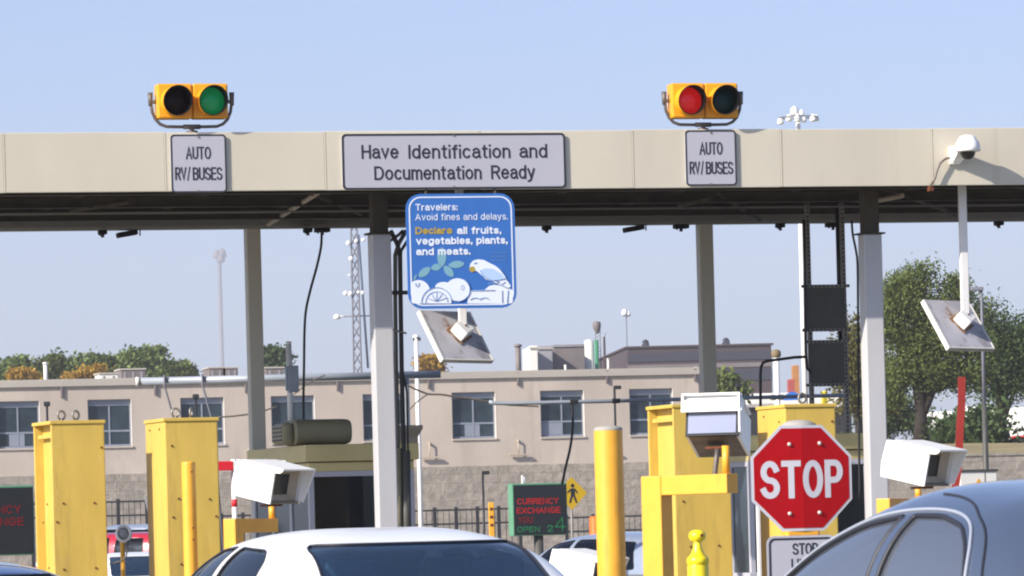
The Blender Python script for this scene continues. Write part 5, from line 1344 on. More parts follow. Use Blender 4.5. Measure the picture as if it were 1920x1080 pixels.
def bank(x, y): 
    l = Vector((x, y, 0)) - B.o; yy = max(0, l.dot(B.ey)); xx = l.dot(B.ex)
    return zg + 1.35 * (1 - math.exp(-yy / 26)) + 0.12 * math.sin(xx * 0.5 + yy * 0.2) * min(1, yy / 6)

# things on the roof
def roofbox(name, lab, cat, px0, px1, yt, k, dep, m_, group=None, panel=None):
    a = B.hit(px0, yt, k); b = B.hit(px1, yt, k); t = thing(name, lab, cat, B, ((a.x + b.x) / 2, k, zpar - 0.3), group)
    m = MB(); m.box((a.x, k, zpar - 0.3), (b.x, k + dep, a.z - 0.06), 0.03); m.build('casing', m_, t)
    m = MB(); m.box((a.x - 0.03, k - 0.03, a.z - 0.0599), (b.x + 0.03, k + dep + 0.03, a.z), 0.01); m.build('lid', M_cap, t)
    m = MB(); n = max(2, int((b.x - a.x) / 0.25))
    for i in range(n): x = a.x + (b.x - a.x) * (i + .5) / n; m.box((x - 0.03, k - 0.012, zpar - 0.1), (x + 0.03, k - 0.001, a.z - 0.12))
    m.build('grille', M_hvac2 if m_ is not M_hvac2 else M_hvac, t)
    return t
RG = 'air handling units on the building roof'
roofbox('rooftop_unit', 'mauve rooftop unit in front of the tallest left tree', 'air conditioner', 226, 273, 691, 6, 1.5, M_hvac2, RG)
roofbox('rooftop_unit', 'mauve rooftop unit left of the stone coloured left column', 'air conditioner', 391, 419, 688, 7, 1.4, M_hvac2, RG)
roofbox('rooftop_unit', 'smaller mauve rooftop unit nearest the stone coloured left column', 'air conditioner', 423, 446, 688, 7, 1.4, M_hvac2, RG)
roofbox('rooftop_unit', 'low rooftop unit under the small tree left of the white roof pole', 'air conditioner', 497, 532, 688, 7, 1.4, M_hvac2, RG)
roofbox('roof_hatch', 'low white hatch on the roof before the orange autumn bush', 'hatch', 186, 222, 699, 3, 1.2, M_offw)
def stack(lab, px, yt, k, r, m_, cap=True):
    q = B.hit(px, yt, k); t = thing('vent_stack', lab, 'vent', B, (q.x, k, zpar - 0.3), 'vent stacks on the building roof')
    m = MB(); m.cyl((q.x, k, zpar - 0.3), (q.x, k, q.z - r), r, seg=12); m.build('pipe', m_, t)
    m = MB(); m.lathe((q.x, k, q.z), [(r, -r), (r * 1.5, -r * .9), (r * 1.3, -r * .2), (r * .7, 0), (0, 0)], 12); m.build('cowl', m_, t)
stack('white vent stack on the roof among the left trees', 85, 679, 4, 0.07, M_offw)
stack('brown vent stack with a hooked top left of the pale roof box', 971, 645, 5, 0.10, M_hvac2)
stack('small white vent stack on the roof right of centre', 1060, 684, 2, 0.04, M_offw)
stack('thin pale vent stack right of the green silo', 1140, 672, 2, 0.04, M_offw)
stack('small white vent stack at the right corner of the roof', 1304, 688, 1, 0.05, M_offw)

# ------------------------------------------------------------------ far plant, tower, masts
def farbox(name, lab, cat, px0, px1, yt, d, dep, m_, deg=4, bands=None, group=None, zbot=0):
    f = Fr(d, deg, (px0 + px1) / 2); a = f.hit(px0, yt); b = f.hit(px1, yt); zt2 = f.hit((px0 + px1) / 2, yt).z
    t = thing(name, lab, cat, f, ((a.x + b.x) / 2, 0, zbot), group)
    m = MB(); m.box((a.x, 0, zbot), (b.x, dep, zt2), 0.05); m.build('wall', m_, t)
    for (y0_, y1_, mm_) in bands or []:
        z1_, z0_ = f.hit((px0 + px1) / 2, y0_).z, f.hit((px0 + px1) / 2, y1_).z
        m = MB(); m.box((a.x - 0.02, -0.12, z0_), (b.x + 0.02, -0.005, z1_)); m.build('band', mm_, t)
    return t, f, a.x, b.x, zt2
t, f, xa, xb, zz = farbox('plant_building', 'long purple brown industrial building far behind the right column', 'building', 1176, 1446, 650, 600, 40, M_purple, bands=[(660, 676, M_purple2), (682, 690, M_hvac2), (694, 715, M_purple2)])
m = MB(); m.box((xa - 0.25, -0.25, zz), (xb + 0.25, 39, zz + 0.22), 0.05); m.build('roof', M_purple, t)
for px, w2 in ((1211, 8), (1362, 8)):
    q = f.hit(px, 640, 4); s = 600 / FPX
    m = MB(); m.box((q.x - w2 * s * .6, 3, zz), (q.x + w2 * s * .6, 6, zz + 12 * s), 0.1); m.lathe((q.x, 4.5, zz + 12 * s), [(w2 * s * 0.5, 0), (w2 * s * 0.9, 2 * s), (w2 * s * 0.4, 6 * s), (0, 7 * s)], 12); m.build('roof_ventilator', M_purple2, t)
farbox('plant_shed', 'pale white box shaped plant shed beyond the roof', 'shed', 993, 1008, 648, 420, 8, M_offw, bands=[(651, 654, M_cap)])
farbox('plant_shed', 'grey plant shed beyond the roof between white box and brown shed', 'shed', 1008, 1036, 648, 425, 8, M_hvac, bands=[(652, 655, M_cap)])
farbox('plant_shed', 'mauve brown plant shed beyond the roof left of the green silo', 'shed', 1037, 1096, 646, 430, 10, M_hvac2, bands=[(648, 650, M_hvac)])
# silo and hopper tower
f = Fr(440, 0, 1115); s = 440 / FPX
q = f.hit(1113, 640); t = thing('silo', 'cream and green silo with a steel hopper tower on top, beyond the roof', 'silo', f, (q.x, 0, 0))
m = MB(); m.cyl((q.x - 9 * s, 0, 0), (q.x - 9 * s, 0, q.z), 9 * s, seg=24); m.lathe((q.x - 9 * s, 0, q.z), [(9 * s, 0), (6 * s, 3 * s), (0, 4 * s)], 24); m.build('tank', M_offw, t)
m = MB(); m.cyl((q.x + 5 * s, -0.3, 0), (q.x + 5 * s, -0.3, q.z + 2 * s), 4 * s, seg=16); m.build('green_pipe', M_silog, t)
m = MB()
for dx in (2, 14): m.cyl((q.x + dx * s, 0.5, 0), (q.x + (dx * .7 + 3) * s, 0.5, q.z + 24 * s), 0.8 * s, seg=6)
for i in range(8): z = q.z - 30 * s + i * 7 * s; m.cyl((q.x + 2 * s, 0.5, z), (q.x + 13 * s, 0.5, z + 6 * s), 0.5 * s, seg=6)
m.build('tower_frame', M_hvac2, t)
m = MB(); m.lathe((q.x + 7 * s, 0.5, q.z + 22 * s), [(2 * s, -8 * s), (7 * s, 2 * s), (8 * s, 10 * s), (6.5 * s, 15 * s), (0, 16 * s)], 14); m.build('hopper', M_hvac2, t)
m = MB(); m.cyl((q.x + 20 * s, 0, 0), (q.x + 20 * s, 0, q.z + 8 * s), 2.2 * s, seg=10); m.cyl((q.x + 20 * s, 0, q.z + 6 * s), (q.x + 24 * s, 0, q.z + 16 * s), 0.5 * s, seg=6); m.build('chimney', M_purple, t)

def mast_lights(name, lab, px, yt, d, r, headpts, hr, m_=M_tower, zb0=0, lm=None):
    f = Fr(d, 0, px); q = f.hit(px, yt); s = d / FPX
    t = thing(name, lab, 'light mast', f, (q.x, 0, zb0))
    m = MB(); m.cyl((q.x, 0, zb0), (q.x, 0, q.z), r, r * 0.75, 12); m.build('shaft', m_, t)
    m = MB(); m.tube([(q.x + hr * 1.2 * math.cos(a_), hr * 1.2 * math.sin(a_), q.z - 6 * s) for a_ in np.linspace(0, 6.28, 20, endpoint=False)], 1.0 * s, 6, True)
    for a_ in (0, 1.57): m.cyl((q.x - hr * 1.2 * math.cos(a_), -hr * 1.2 * math.sin(a_), q.z - 6 * s), (q.x + hr * 1.2 * math.cos(a_), hr * 1.2 * math.sin(a_), q.z - 6 * s), 0.8 * s, seg=6)
    m.build('lamp_ring', M_tower, t)
    for dx, dy, dz, rs in headpts:
        m = MB(); c_ = (q.x + dx * s, dy * s, q.z + dz * s)
        m.lathe(c_, [(rs * s * .35, rs * s * 1.1), (rs * s * .8, rs * s * .6), (rs * s, -rs * s * .4), (rs * s * .8, -rs * s * .8), (0, -rs * s)], 12); m.build('lamp', lm or M_wbox, t)
    return t
mast_lights('high_mast', 'tall white light mast with a cluster of round lamps above the canopy', 1496, 214, 230, 0.13, [(-6, 6, 6, 8.5), (7, 8, 2, 6), (-33, -4, -13, 6.5), (-18, -22, -9, 6.5), (-2, -24, -10, 7), (10, -20, -13, 5), (28, -8, -9, 7), (34, 6, -8, 6)], 30 * 230 / FPX, M_wpole)
mast_lights('high_mast', 'thin distant light mast with one white lamp cluster right of the silo', 1174, 586, 700, 0.10, [(-3, 0, 0, 6), (4, 2, -3, 5)], 5 * 700 / FPX)
mast_lights('high_mast', 'very distant faint light mast rising beyond the left trees', 411, 478, 4600, 2.2, [(-4, 0, 0, 8), (5, 3, 2, 9), (3, -4, -8, 8)], 8 * 4600 / FPX, lm=M_tower)

# lattice radio tower
f = Fr(620, 0, 665); s = 620 / FPX; q = f.hit(663, 410)
t = thing('radio_tower', 'grey lattice radio tower with white dishes behind the white left column', 'tower', f, (q.x, 0, 0))
hw0, hw1 = 9 * s, 5.5 * s
m = MB(); Ht = q.z
legs = [(-1, -1), (1, -1), (1, 1), (-1, 1)]
for a_, b_ in legs: m.cyl((q.x + a_ * hw0, b_ * hw0, 0), (q.x + a_ * hw1, b_ * hw1, Ht), 2.0 * s, 1.6 * s, 6)
m.build('leg', M_tower, t)
m = MB(); z = 0; nseg = 26
for i in range(nseg):
    z0, z1 = Ht * i / nseg, Ht * (i + 1) / nseg; w0 = hw0 + (hw1 - hw0) * i / nseg; w1 = hw0 + (hw1 - hw0) * (i + 1) / nseg
    for j in range(4):
        A, Bq = legs[j], legs[(j + 1) % 4]
        m.cyl((q.x + A[0] * w0, A[1] * w0, z0), (q.x + Bq[0] * w1, Bq[1] * w1, z1), 1.1 * s, seg=5); m.cyl((q.x + Bq[0] * w0, Bq[1] * w0, z0), (q.x + A[0] * w1, A[1] * w1, z1), 1.1 * s, seg=5)
m.build('lattice', M_tower, t)
m = MB()
a = f.hit(672, 440, -hw0); b = f.hit(690, 690, -hw0); m.cyl(tuple(a), tuple(b), 2.2 * s, seg=8); m.build('cable_tray', M_towerd, t)
for px, py, rs in ((653, 456, 6), (668, 452, 5), (681, 450, 5), (658, 485, 6), (655, 516, 3), (648, 550, 6), (657, 551, 6), (680, 549, 5), (672, 548, 4)):
    c_ = f.hit(px, py, -hw0 - 1.5 * s); m = MB(); m.lathe(tuple(c_), [(rs * s * .6, 0), (rs * s * .75, 1 * s), (rs * s * .75, 2.2 * s), (0, 2.6 * s)], 14, 'y'); m.cyl(tuple(c_), (q.x, -hw1 * .5, c_.z), 0.5 * s, seg=5); m.build('dish', M_wbox, t)
a = f.hit(632, 594); b = f.hit(694, 592); m = MB(); m.cyl(tuple(a), tuple(b), 1.2 * s, seg=8); ar = m.build('side_arm', M_tower, t)
m = MB(); m.lathe((a.x, 0, a.z), [(0, 5 * s), (5 * s, 4 * s), (7 * s, 0), (6 * s, -4 * s), (0, -5.5 * s)], 14); m.cyl((a.x, 0, a.z), (a.x + 16 * s, 0, a.z + .5 * s), 3 * s, 1.5 * s, 10); m.build('lamp', M_wbox, t)

# ------------------------------------------------------------------ trees
def leaves(n, size, lobes, seed, clump=14, spread=0.35):
    r = np.random.default_rng(seed)
    vol = np.array([l[3] * l[4] * l[5] for l in lobes]); pick = r.choice(len(lobes), size=max(1, n // clump), p=vol / vol.sum())
    C = []
    for k_ in pick:
        l = lobes[k_]; d = r.normal(size=3); d /= np.linalg.norm(d); rad = r.uniform(0.45, 1.0) ** 0.5 * r.uniform(0.85, 1.08)
        C.append((l[0] + d[0] * l[3] * rad, l[1] + d[1] * l[4] * rad, l[2] + d[2] * l[5] * rad))
    C = np.array(C); P_ = np.repeat(C, clump, 0) + r.normal(size=(len(C) * clump, 3)) * spread * np.array([1, 1, 0.75])
    N = len(P_)
    a = r.normal(size=(N, 3)); a /= np.linalg.norm(a, axis=1)[:, None]
    b = r.normal(size=(N, 3)); b -= a * (a * b).sum(1)[:, None]; b /= np.linalg.norm(b, axis=1)[:, None]
    sz = (size * r.uniform(0.6, 1.35, N))[:, None]
    V = np.stack([P_ - a * sz, P_ - b * sz * 0.55, P_ + a * sz, P_ + b * sz * 0.55], 1).reshape(-1, 3)
    F = np.arange(N * 4).reshape(-1, 4)
    return V, F

def tree(name, lab, cat, base, lobes, n, size, lm, seed, trunk_r, limbs=6, group=None, clump=14, spread=0.35, trunk_top=None, lean=0.0):
    """base: world point on the ground; lobes relative to it"""
    x, y, z = base
    f = WORLD
    t = thing(name, lab, cat, f, (x, y, z), group)
    V, F = leaves(n, size, lobes, seed, clump, spread)
    m = MB(); m.v = [tuple(v) for v in (V + np.array([x, y, z]))]; m.f = [tuple(q_) for q_ in F]; m.s = [False] * len(F)
    m.build('crown', lm, t, fix=False)
    r = random.Random(seed); m = MB()
    top = trunk_top or max(l[2] for l in lobes)
    pts = []; rs = []
    for i in range(7):
        u = i / 6; pts.append((x + lean * u * u * top + r.uniform(-.03, .03) * top * u, y + r.uniform(-.03, .03) * top * u, z + top * u)); rs.append(trunk_r * (1 - 0.8 * u) * (1.25 if i == 0 else 1))
    m.tube(pts, 0, 9, rs=rs)
    for i in range(limbs):
        l = lobes[i % len(lobes)]; k_ = r.uniform(0.25, 0.7); p0 = Vector(pts[int(k_ * 6)])
        p2 = Vector((x + l[0] + r.uniform(-.5, .5) * l[3], y + l[1] + r.uniform(-.5, .5) * l[4], z + l[2] + r.uniform(-.1, .6) * l[5])); p1 = (p0 + p2) / 2 + Vector((r.uniform(-.2, .2), r.uniform(-.2, .2), -0.1)) * l[3] * .6
        rr_ = trunk_r * (1 - .8 * k_) * .65
        m.tube([p0, p1, p2], 0, 7, rs=[rr_, rr_ * .7, rr_ * .25])
    m.build('trunk', M_bark, t)
    return t
def tree_px(name, lab, cat, pb, d, lob, n, size, lm, seed, tr, gz=None, **kw):
    """pb: pixel column of the trunk; lob: lobes as (px, py, rx px, ry px[, depth offset m])"""
    X, _ = ray(pb, 850); z0 = bank(X * d, d) if gz is None else gz
    s = d / FPX; L = []
    for q in lob:
        p = P(q[0], q[1], d + (q[4] if len(q) > 4 else 0)); L.append((p.x - X * d, p.y - d, p.z - z0, q[2] * s, (q[2] + q[3]) * .5 * s, q[3] * s))
    return tree(name, lab, cat, (X * d, d, z0), L, n, size, lm, seed, tr, **kw)
TG = 'green trees on the bank at the right'
tree_px('shade_tree', 'tall full green tree directly right of the white right column', 'tree', 1728, 222, [(1715, 530, 30, 30), (1735, 508, 18, 14), (1682, 548, 24, 30), (1668, 600, 18, 34), (1700, 572, 34, 30), (1745, 590, 34, 34), (1790, 552, 26, 34), (1808, 590, 24, 26), (1680, 625, 30, 30), (1725, 650, 40, 34), (1790, 640, 36, 34), (1840, 585, 14, 20), (1690, 695, 36, 30), (1755, 700, 44, 32), (1815, 705, 38, 30), (1665, 740, 28, 22), (1670, 570, 16, 18), (1838, 650, 18, 26)], 36000, 0.075, M_lf, 11, 0.30, limbs=18, group=TG, spread=0.26, trunk_top=6)
tree_px('shade_tree', 'dark green tree at the right edge behind the tilted panel', 'tree', 1880, 236, [(1850, 600, 20, 36), (1878, 640, 36, 36), (1905, 635, 30, 32), (1930, 660, 36, 44), (1880, 690, 44, 38), (1850, 660, 24, 50), (1915, 710, 46, 34), (1860, 720, 30, 30), (1960, 640, 36, 50)], 20000, 0.08, M_lf3, 12, 0.26, limbs=12, group=TG, spread=0.42, trunk_top=5.5)
tree_px('shade_tree', 'yellowing tree between the dark sign backs and the white right column', 'tree', 1612, 226, [(1608, 640, 24, 40), (1625, 690, 34, 40), (1590, 700, 24, 34), (1640, 740, 34, 34), (1600, 745, 28, 28)], 9000, 0.095, M_lfy, 13, 0.2, limbs=9, group=TG, spread=0.36, trunk_top=4.5)
tree_px('shade_tree', 'dark low tree seen below the crown right of the white right column', 'tree', 1660, 250, [(1660, 770, 30, 30), (1690, 780, 30, 28), (1640, 790, 26, 26), (1720, 800, 22, 18)], 5000, 0.11, M_lf3, 14, 0.15, limbs=6, group=TG, spread=0.36)
tree_px('bush', 'thin dark bush behind the tall grey post at the right', 'bush', 1843, 214, [(1842, 790, 34, 24), (1825, 800, 22, 24), (1872, 800, 20, 22), (1838, 835, 22, 24), (1880, 825, 12, 18)], 1500, 0.13, M_lf3, 15, 0.07, limbs=10, clump=8, spread=0.42)
tree_px('bush', 'dark rounded bush left of the red pole below the trees', 'bush', 1790, 220, [(1785, 805, 26, 18), (1812, 815, 24, 20)], 1800, 0.14, M_lf3, 16, 0.06, limbs=5, clump=10, spread=0.3)
tree_px('bush', 'green bush beyond the wall right of the stone coloured right column', 'bush', 1364, 300, [(1358, 716, 14, 16), (1376, 735, 22, 16), (1352, 738, 14, 14)], 1800, 0.18, M_lf, 17, 0.06, gz=5.0, limbs=4, clump=10, spread=0.3)
LG = 'trees beyond the building at the left'
for args in (('pale green tree at the far left end of the roofline', 28, [(20, 698, 20, 18), (38, 688, 14, 16), (10, 704, 18, 10)], M_lf2, 21), ('dark green tree behind the white vent stack', 98, [(90, 693, 20, 18), (108, 682, 13, 14), (78, 703, 18, 10)], M_lf, 22),
             ('mid green tree between the vent stack and the orange bush', 150, [(150, 690, 22, 16), (172, 682, 14, 13), (130, 701, 16, 9)], M_lf2, 23), ('dark small tree just left of the tallest left tree', 205, [(200, 688, 13, 16), (212, 696, 12, 10)], M_lf, 24),
             ('tallest pale green tree above the building roofline', 268, [(248, 680, 22, 20), (275, 674, 20, 18), (297, 660, 12, 10), (302, 694, 24, 14), (238, 694, 20, 12)], M_lf2, 25), ('low green tree at the right end of the left tree row', 335, [(325, 696, 16, 12), (343, 698, 14, 12), (352, 703, 9, 9)], M_lf, 26),
             ('small dark tree between the left column and the white roof pole', 515, [(510, 668, 14, 12), (525, 674, 12, 10), (503, 676, 8, 9)], M_lf3, 27)):
    lab, pb, lob, lm, sd = args
    tree_px('roadside_tree', lab, 'tree', pb, 420, lob, 1800 + 900 * len(lob), 0.19, lm, sd, 0.25, gz=0, limbs=6, group=LG, clump=10, spread=0.32)
OG = 'orange autumn bushes beyond the building'
for lab, pb, lob, sd in (('orange autumn bush between the left trees', 160, [(170, 701, 24, 7), (140, 707, 18, 6), (184, 695, 10, 7)], 31), ('brownish orange bush at the far left', 45, [(40, 704, 20, 8), (58, 708, 14, 6)], 32), ('orange autumn bush left of the tilted panel under the blue sign', 805, [(803, 682, 20, 13), (822, 690, 12, 8)], 33)):
    tree_px('autumn_bush', lab, 'bush', pb, 400, lob, 3000, 0.17, M_lfo, sd, 0.12, gz=0, limbs=4, group=OG, clump=10, spread=0.22)

# ------------------------------------------------------------------ parked trailers far right, on the bank
def trailer(lab, px0, px1, yt, yb, d, m_, extras=()):
    f = Fr(d, 0, (px0 + px1) / 2); a = f.hit(px0, yt); b = f.hit(px1, yb); c_ = f.world(((a.x + b.x) / 2, 0, 0)); zgd = bank(c_.x, c_.y)
    t = thing('trailer', lab, 'trailer', f, ((a.x + b.x) / 2, 1.2, zgd), 'white trailers parked on the bank')
    s = d / FPX
    m = MB(); m.box((a.x, 0, b.z), (b.x, 2.4, a.z), 0.25 * min(1, (b.x - a.x) / 3)); m.build('box_body', m_, t)
    for x in (a.x + 0.15 * (b.x - a.x), b.x - 0.15 * (b.x - a.x)):
        m = MB(); m.cyl((x, -0.02, zgd + 0.45), (x, 0.3, zgd + 0.45), 0.45, seg=20); m.build('wheel', M_tyre, t)
    m = MB(); m.box((a.x + 0.1, 0.3, zgd + 0.4), (b.x - 0.1, 2.1, b.z)); m.build('chassis', M_black, t)
    m = MB(); m.box((a.x + 0.05, -0.02, b.z + 0.03), (b.x - 0.05, -0.002, b.z + 0.18)); m.build('stripe', M_orange if extras else M_hvac, t)
trailer('white trailer with a rounded top behind the red pole', 1795, 1900, 762, 815, 275, M_wbox)
trailer('white box trailer cut by the right picture edge', 1893, 1990, 764, 822, 262, M_wbox, (1,))
trailer('white trailer glimpsed under the tall green tree', 1738, 1790, 772, 806, 290, M_wbox)
trailer('long pale trailer beyond the cabinet behind the stop sign', 1395, 1500, 738, 762, 330, M_offw)
trailer('long pale trailer between the high mast and the yellowing tree', 1512, 1600, 742, 768, 320, M_offw)
f = Fr(310, 0, 1483); a = f.hit(1470, 735); b = f.hit(1500, 750); w0_ = f.world(((a.x + b.x) / 2, 0, 0)); zgd = bank(w0_.x, w0_.y)
t = thing('covered_load', 'blue tarpaulin covered load left of the high mast', 'load', f, ((a.x + b.x) / 2, 1, zgd))
m = MB(); m.prism(rpoly([(a.x, b.z), (b.x, b.z), (b.x - .1, a.z - 0.1), ((a.x + b.x) / 2, a.z + 0.05), (a.x + .1, a.z - 0.15)], 0.15), 0, 2); m.build('tarpaulin', M_bluet, t)
m = MB(); m.box((a.x - 0.1, -0.05, zgd + 0.5), (b.x + 0.1, 2.05, b.z - 0.005), 0.02); m.build('flatbed', M_offw, t)
for x in (a.x + 0.15, b.x - 0.15): m = MB(); m.cyl((x, -0.06, zgd + 0.4), (x, 0.25, zgd + 0.4), 0.4, seg=18); m.build('wheel', M_tyre, t)
def crate(lab, px0, px1, yt, d, m_):
    f = Fr(d, 0, px0); a = f.hit(px0, yt); b = f.hit(px1, yt); w0_ = f.world(((a.x + b.x) / 2, 0, 0)); zgd = bank(w0_.x, w0_.y)
    t = thing('container_stack', lab, 'container', f, ((a.x + b.x) / 2, .8, zgd))
    m = MB(); m.box((a.x, 0, zgd), (b.x, 1.6, a.z), 0.05); m.build('body', m_, t)
    m = MB(); n = 5
    for i in range(n): x = a.x + (b.x - a.x) * (i + .5) / n; m.box((x - 0.04, -0.04, zgd + 0.1), (x + 0.04, -0.001, a.z - 0.1))
    m.build('rib', m_, t)
crate('orange container far away left of the high mast', 1486, 1498, 685, 360, mat('faded_orange', (0.40, 0.18, 0.06), 0.7))
crate('faded red container left of the high mast above the blue load', 1478, 1490, 711, 345, mat('faded_red', (0.36, 0.07, 0.06), 0.7))
crate('small yellow container above the cabinet behind the stop sign', 1542, 1551, 733, 312, M_yel3)

# ------------------------------------------------------------------ cars
def pchip(xs, ys):
    xs = np.array(xs, float); ys = np.array(ys, float); h = np.diff(xs); d = np.diff(ys) / h; m = np.zeros(len(xs))
    for i in range(1, len(xs) - 1):
        if d[i - 1] * d[i] > 0: w1 = 2 * h[i] + h[i - 1]; w2 = h[i] + 2 * h[i - 1]; m[i] = (w1 + w2) / (w1 / d[i - 1] + w2 / d[i])
    m[0] = d[0]; m[-1] = d[-1]
    def f(x):
        x = min(max(x, xs[0]), xs[-1]); i = min(int(np.searchsorted(xs, x, 'right')) - 1, len(xs) - 2); t = (x - xs[i]) / h[i]
        return float((2 * t ** 3 - 3 * t ** 2 + 1) * ys[i] + (t ** 3 - 2 * t ** 2 + t) * h[i] * m[i] + (-2 * t ** 3 + 3 * t ** 2) * ys[i + 1] + (t ** 3 - t ** 2) * h[i] * m[i + 1])
    return f

def inpoly(p, poly):
    c_ = False; j = len(poly) - 1
    for i in range(len(poly)):
        if (poly[i][1] > p[1]) != (poly[j][1] > p[1]) and p[0] < (poly[j][0] - poly[i][0]) * (p[1] - poly[i][1]) / (poly[j][1] - poly[i][1]) + poly[i][0]: c_ = not c_
        j = i
    return c_

def car(name, lab, cat, anchor, apix, d, psi, paint, prof, W=0.92, zb=0.90, n=4.2, shear=0.2, L=5.0, side=(), rear=None, front=None, glass_r=None, glass_s=None, trim=None, sx=1.0, rearx=-.95, deckz=0.98, hoodz=0.92, nx=84, nt=72, seam=(), seatm=None, H=1.0, trim_r=0.006, group=None, cushion=None):
    f = Fr(d, 90 + psi, apix[0]); Wp = P(apix[0], apix[1], d)
    ex, ey = f.ex, f.ey
    o2 = Wp - ex * anchor[0] - ey * anchor[1]; f.o = Vector((o2.x, o2.y, 0))
    t = thing(name, lab, cat, f, (0, 0, 0), group)
    tp = pchip([p[0] for p in prof], [p[1] for p in prof]); xr, xf = prof[0][0], prof[-1][0]; xm = (xr + xf) / 2
    hmax = max(p[1] for p in prof) - zb
    def wb(x): return W * (1 - 0.13 * abs((x - xm) / ((xf - xr) / 2)) ** 2.4)
    def S(x, tt):
        h = max(tp(x) - zb, 0.002); c_, s__ = math.cos(tt), math.sin(tt)
        zr = abs(s__) ** (2 / n); y = math.copysign(abs(c_) ** (2 / n), c_) * wb(x) * (1 - shear * zr * h / hmax)
        return Vector((x, y, zb + h * zr))
    def ysurf(x, z):
        h = max(tp(x) - zb, 0.002); zr = min(max((z - zb) / h, 0), 1); s__ = zr ** (n / 2); c_ = math.sqrt(max(0, 1 - s__ * s__))
        return c_ ** (2 / n) * wb(x) * (1 - shear * zr * h / hmax)
    # angles evenly spaced along the arc at the highest station
    tt = np.linspace(0, math.pi, 600); xp = xm
    pts = np.array([tuple(S(xp, a_)) for a_ in tt]); sl = np.concatenate([[0], np.cumsum(np.linalg.norm(np.diff(pts, axis=0), axis=1))])
    ta = np.interp(np.linspace(0, sl[-1], nt + 1), sl, tt)
    bm = bmesh.new(); rows = []
    for i in range(nx + 1):
        x = xr + (xf - xr) * i / nx
        rows.append([bm.verts.new(S(x, a_)) for a_ in ta])
    for i in range(nx):
        for j in range(nt): bm.faces.new((rows[i][j], rows[i][j + 1], rows[i + 1][j + 1], rows[i + 1][j]))
    bmesh.ops.recalc_face_normals(bm, faces=bm.faces[:])
    if sum(fc.normal.z for fc in bm.faces) < 0: bmesh.ops.reverse_faces(bm, faces=bm.faces[:])
    wins_ = []
    for poly in side:
        for sg in (1, -1): wins_.append(('side_window', poly, 0, 2, (lambda c_, s_=sg: c_.y * s_ > 0), glass_s, sg))
    if rear: wins_.append(('rear_window', rear, 1, 2, (lambda c_: c_.x < xm - .45), glass_r, 0))
    if front: wins_.append(('windscreen', front, 1, 2, (lambda c_: c_.x > xm + .35), M_gf, 0))
    groups = []
    for nm, poly, ia, ib, flt, gm, sgn in wins_:
        a0, a1 = min(p[0] for p in poly) - .05, max(p[0] for p in poly) + .05; b0, b1 = min(p[1] for p in poly) - .05, max(p[1] for p in poly) + .05
        def near(fc):
            c_ = fc.calc_center_median(); return flt(c_) and a0 < c_[ia] < a1 and b0 < c_[ib] < b1
        for i in range(len(poly)):
            p, q_ = poly[i], poly[(i + 1) % len(poly)]
            if (p[0] - q_[0]) ** 2 + (p[1] - q_[1]) ** 2 < 1e-8: continue
            co = [0, 0, 0]; no = [0, 0, 0]; co[ia], co[ib] = p; no[ia], no[ib] = q_[1] - p[1], -(q_[0] - p[0])
            fcs = [fc for fc in bm.faces if near(fc)]
            geo = set(fcs)
            for fc in fcs: geo.update(fc.edges); geo.update(fc.verts)
            bmesh.ops.bisect_plane(bm, geom=list(geo), dist=1e-5, plane_co=co, plane_no=no)
    for nm, poly, ia, ib, flt, gm, sgn in wins_:
        sel = [fc for fc in bm.faces if flt(fc.calc_center_median()) and inpoly((fc.calc_center_median()[ia], fc.calc_center_median()[ib]), poly)]
        groups.append((nm, sel, gm, poly, ia, sgn))
    bm.normal_update()
    outs = []
    for nm, sel, gm, poly, ia, sgn in groups:
        vs = {}; V = []; F = []
        for fc in sel:
            idx = []
            for v in fc.verts:
                if v not in vs: vs[v] = len(V); V.append(v.co + (Vector((0, -sgn * 0.008, -0.002)) if sgn else Vector((0.006 if nm == 'rear_window' else -0.006, 0, -0.004))))
                idx.append(vs[v])
            F.append(tuple(idx))
        loop = []
        m_ = len(poly)
        for q_ in range(m_):
            A, Bq = poly[q_], poly[(q_ + 1) % m_]; L_ = math.hypot(Bq[0] - A[0], Bq[1] - A[1]); kk = max(1, int(L_ / 0.03))
            for e in range(kk):
                u_, z_ = A[0] + (Bq[0] - A[0]) * e / kk, A[1] + (Bq[1] - A[1]) * e / kk
                if ia == 0: loop.append(Vector((u_, sgn * (ysurf(u_, z_) - 0.002), z_)))
                else:
                    lo, hi = (xr, xm) if nm == 'rear_window' else (xf, xm)
                    for _ in range(40):
                        md = (lo + hi) / 2
                        if tp(md) <= z_ or ysurf(md, z_) < abs(u_): lo = md
                        else: hi = md
                    loop.append(Vector(((lo + hi) / 2 + (0.002 if nm == 'rear_window' else -0.002), u_, z_)))
        outs.append((nm, V, F, loop, gm))
    bmesh.ops.delete(bm, geom=list({fc for g_ in groups for fc in g_[1]}), context='FACES')
    bm.verts.index_update()
    m = MB(); m.add([v.co.copy() for v in bm.verts], [[v.index for v in fc.verts] for fc in bm.faces], True); bm.free()
    gh = m.build('greenhouse', paint, t, fix=False)
    sd = gh.modifiers.new('thickness', 'SOLIDIFY'); sd.thickness = 0.03; sd.offset = -1
    for nm, V, F, loop, gm in outs:
        if not F: continue
        m = MB(); m.add(V, F, True); go = m.build(nm, gm, t, fix=False)
        if len(loop) > 4:
            lp = loop
            m = MB(); m.tube(lp, trim_r if nm == 'side_window' else 0.007, 6, True); m.build('window_seal', M_seal, go)
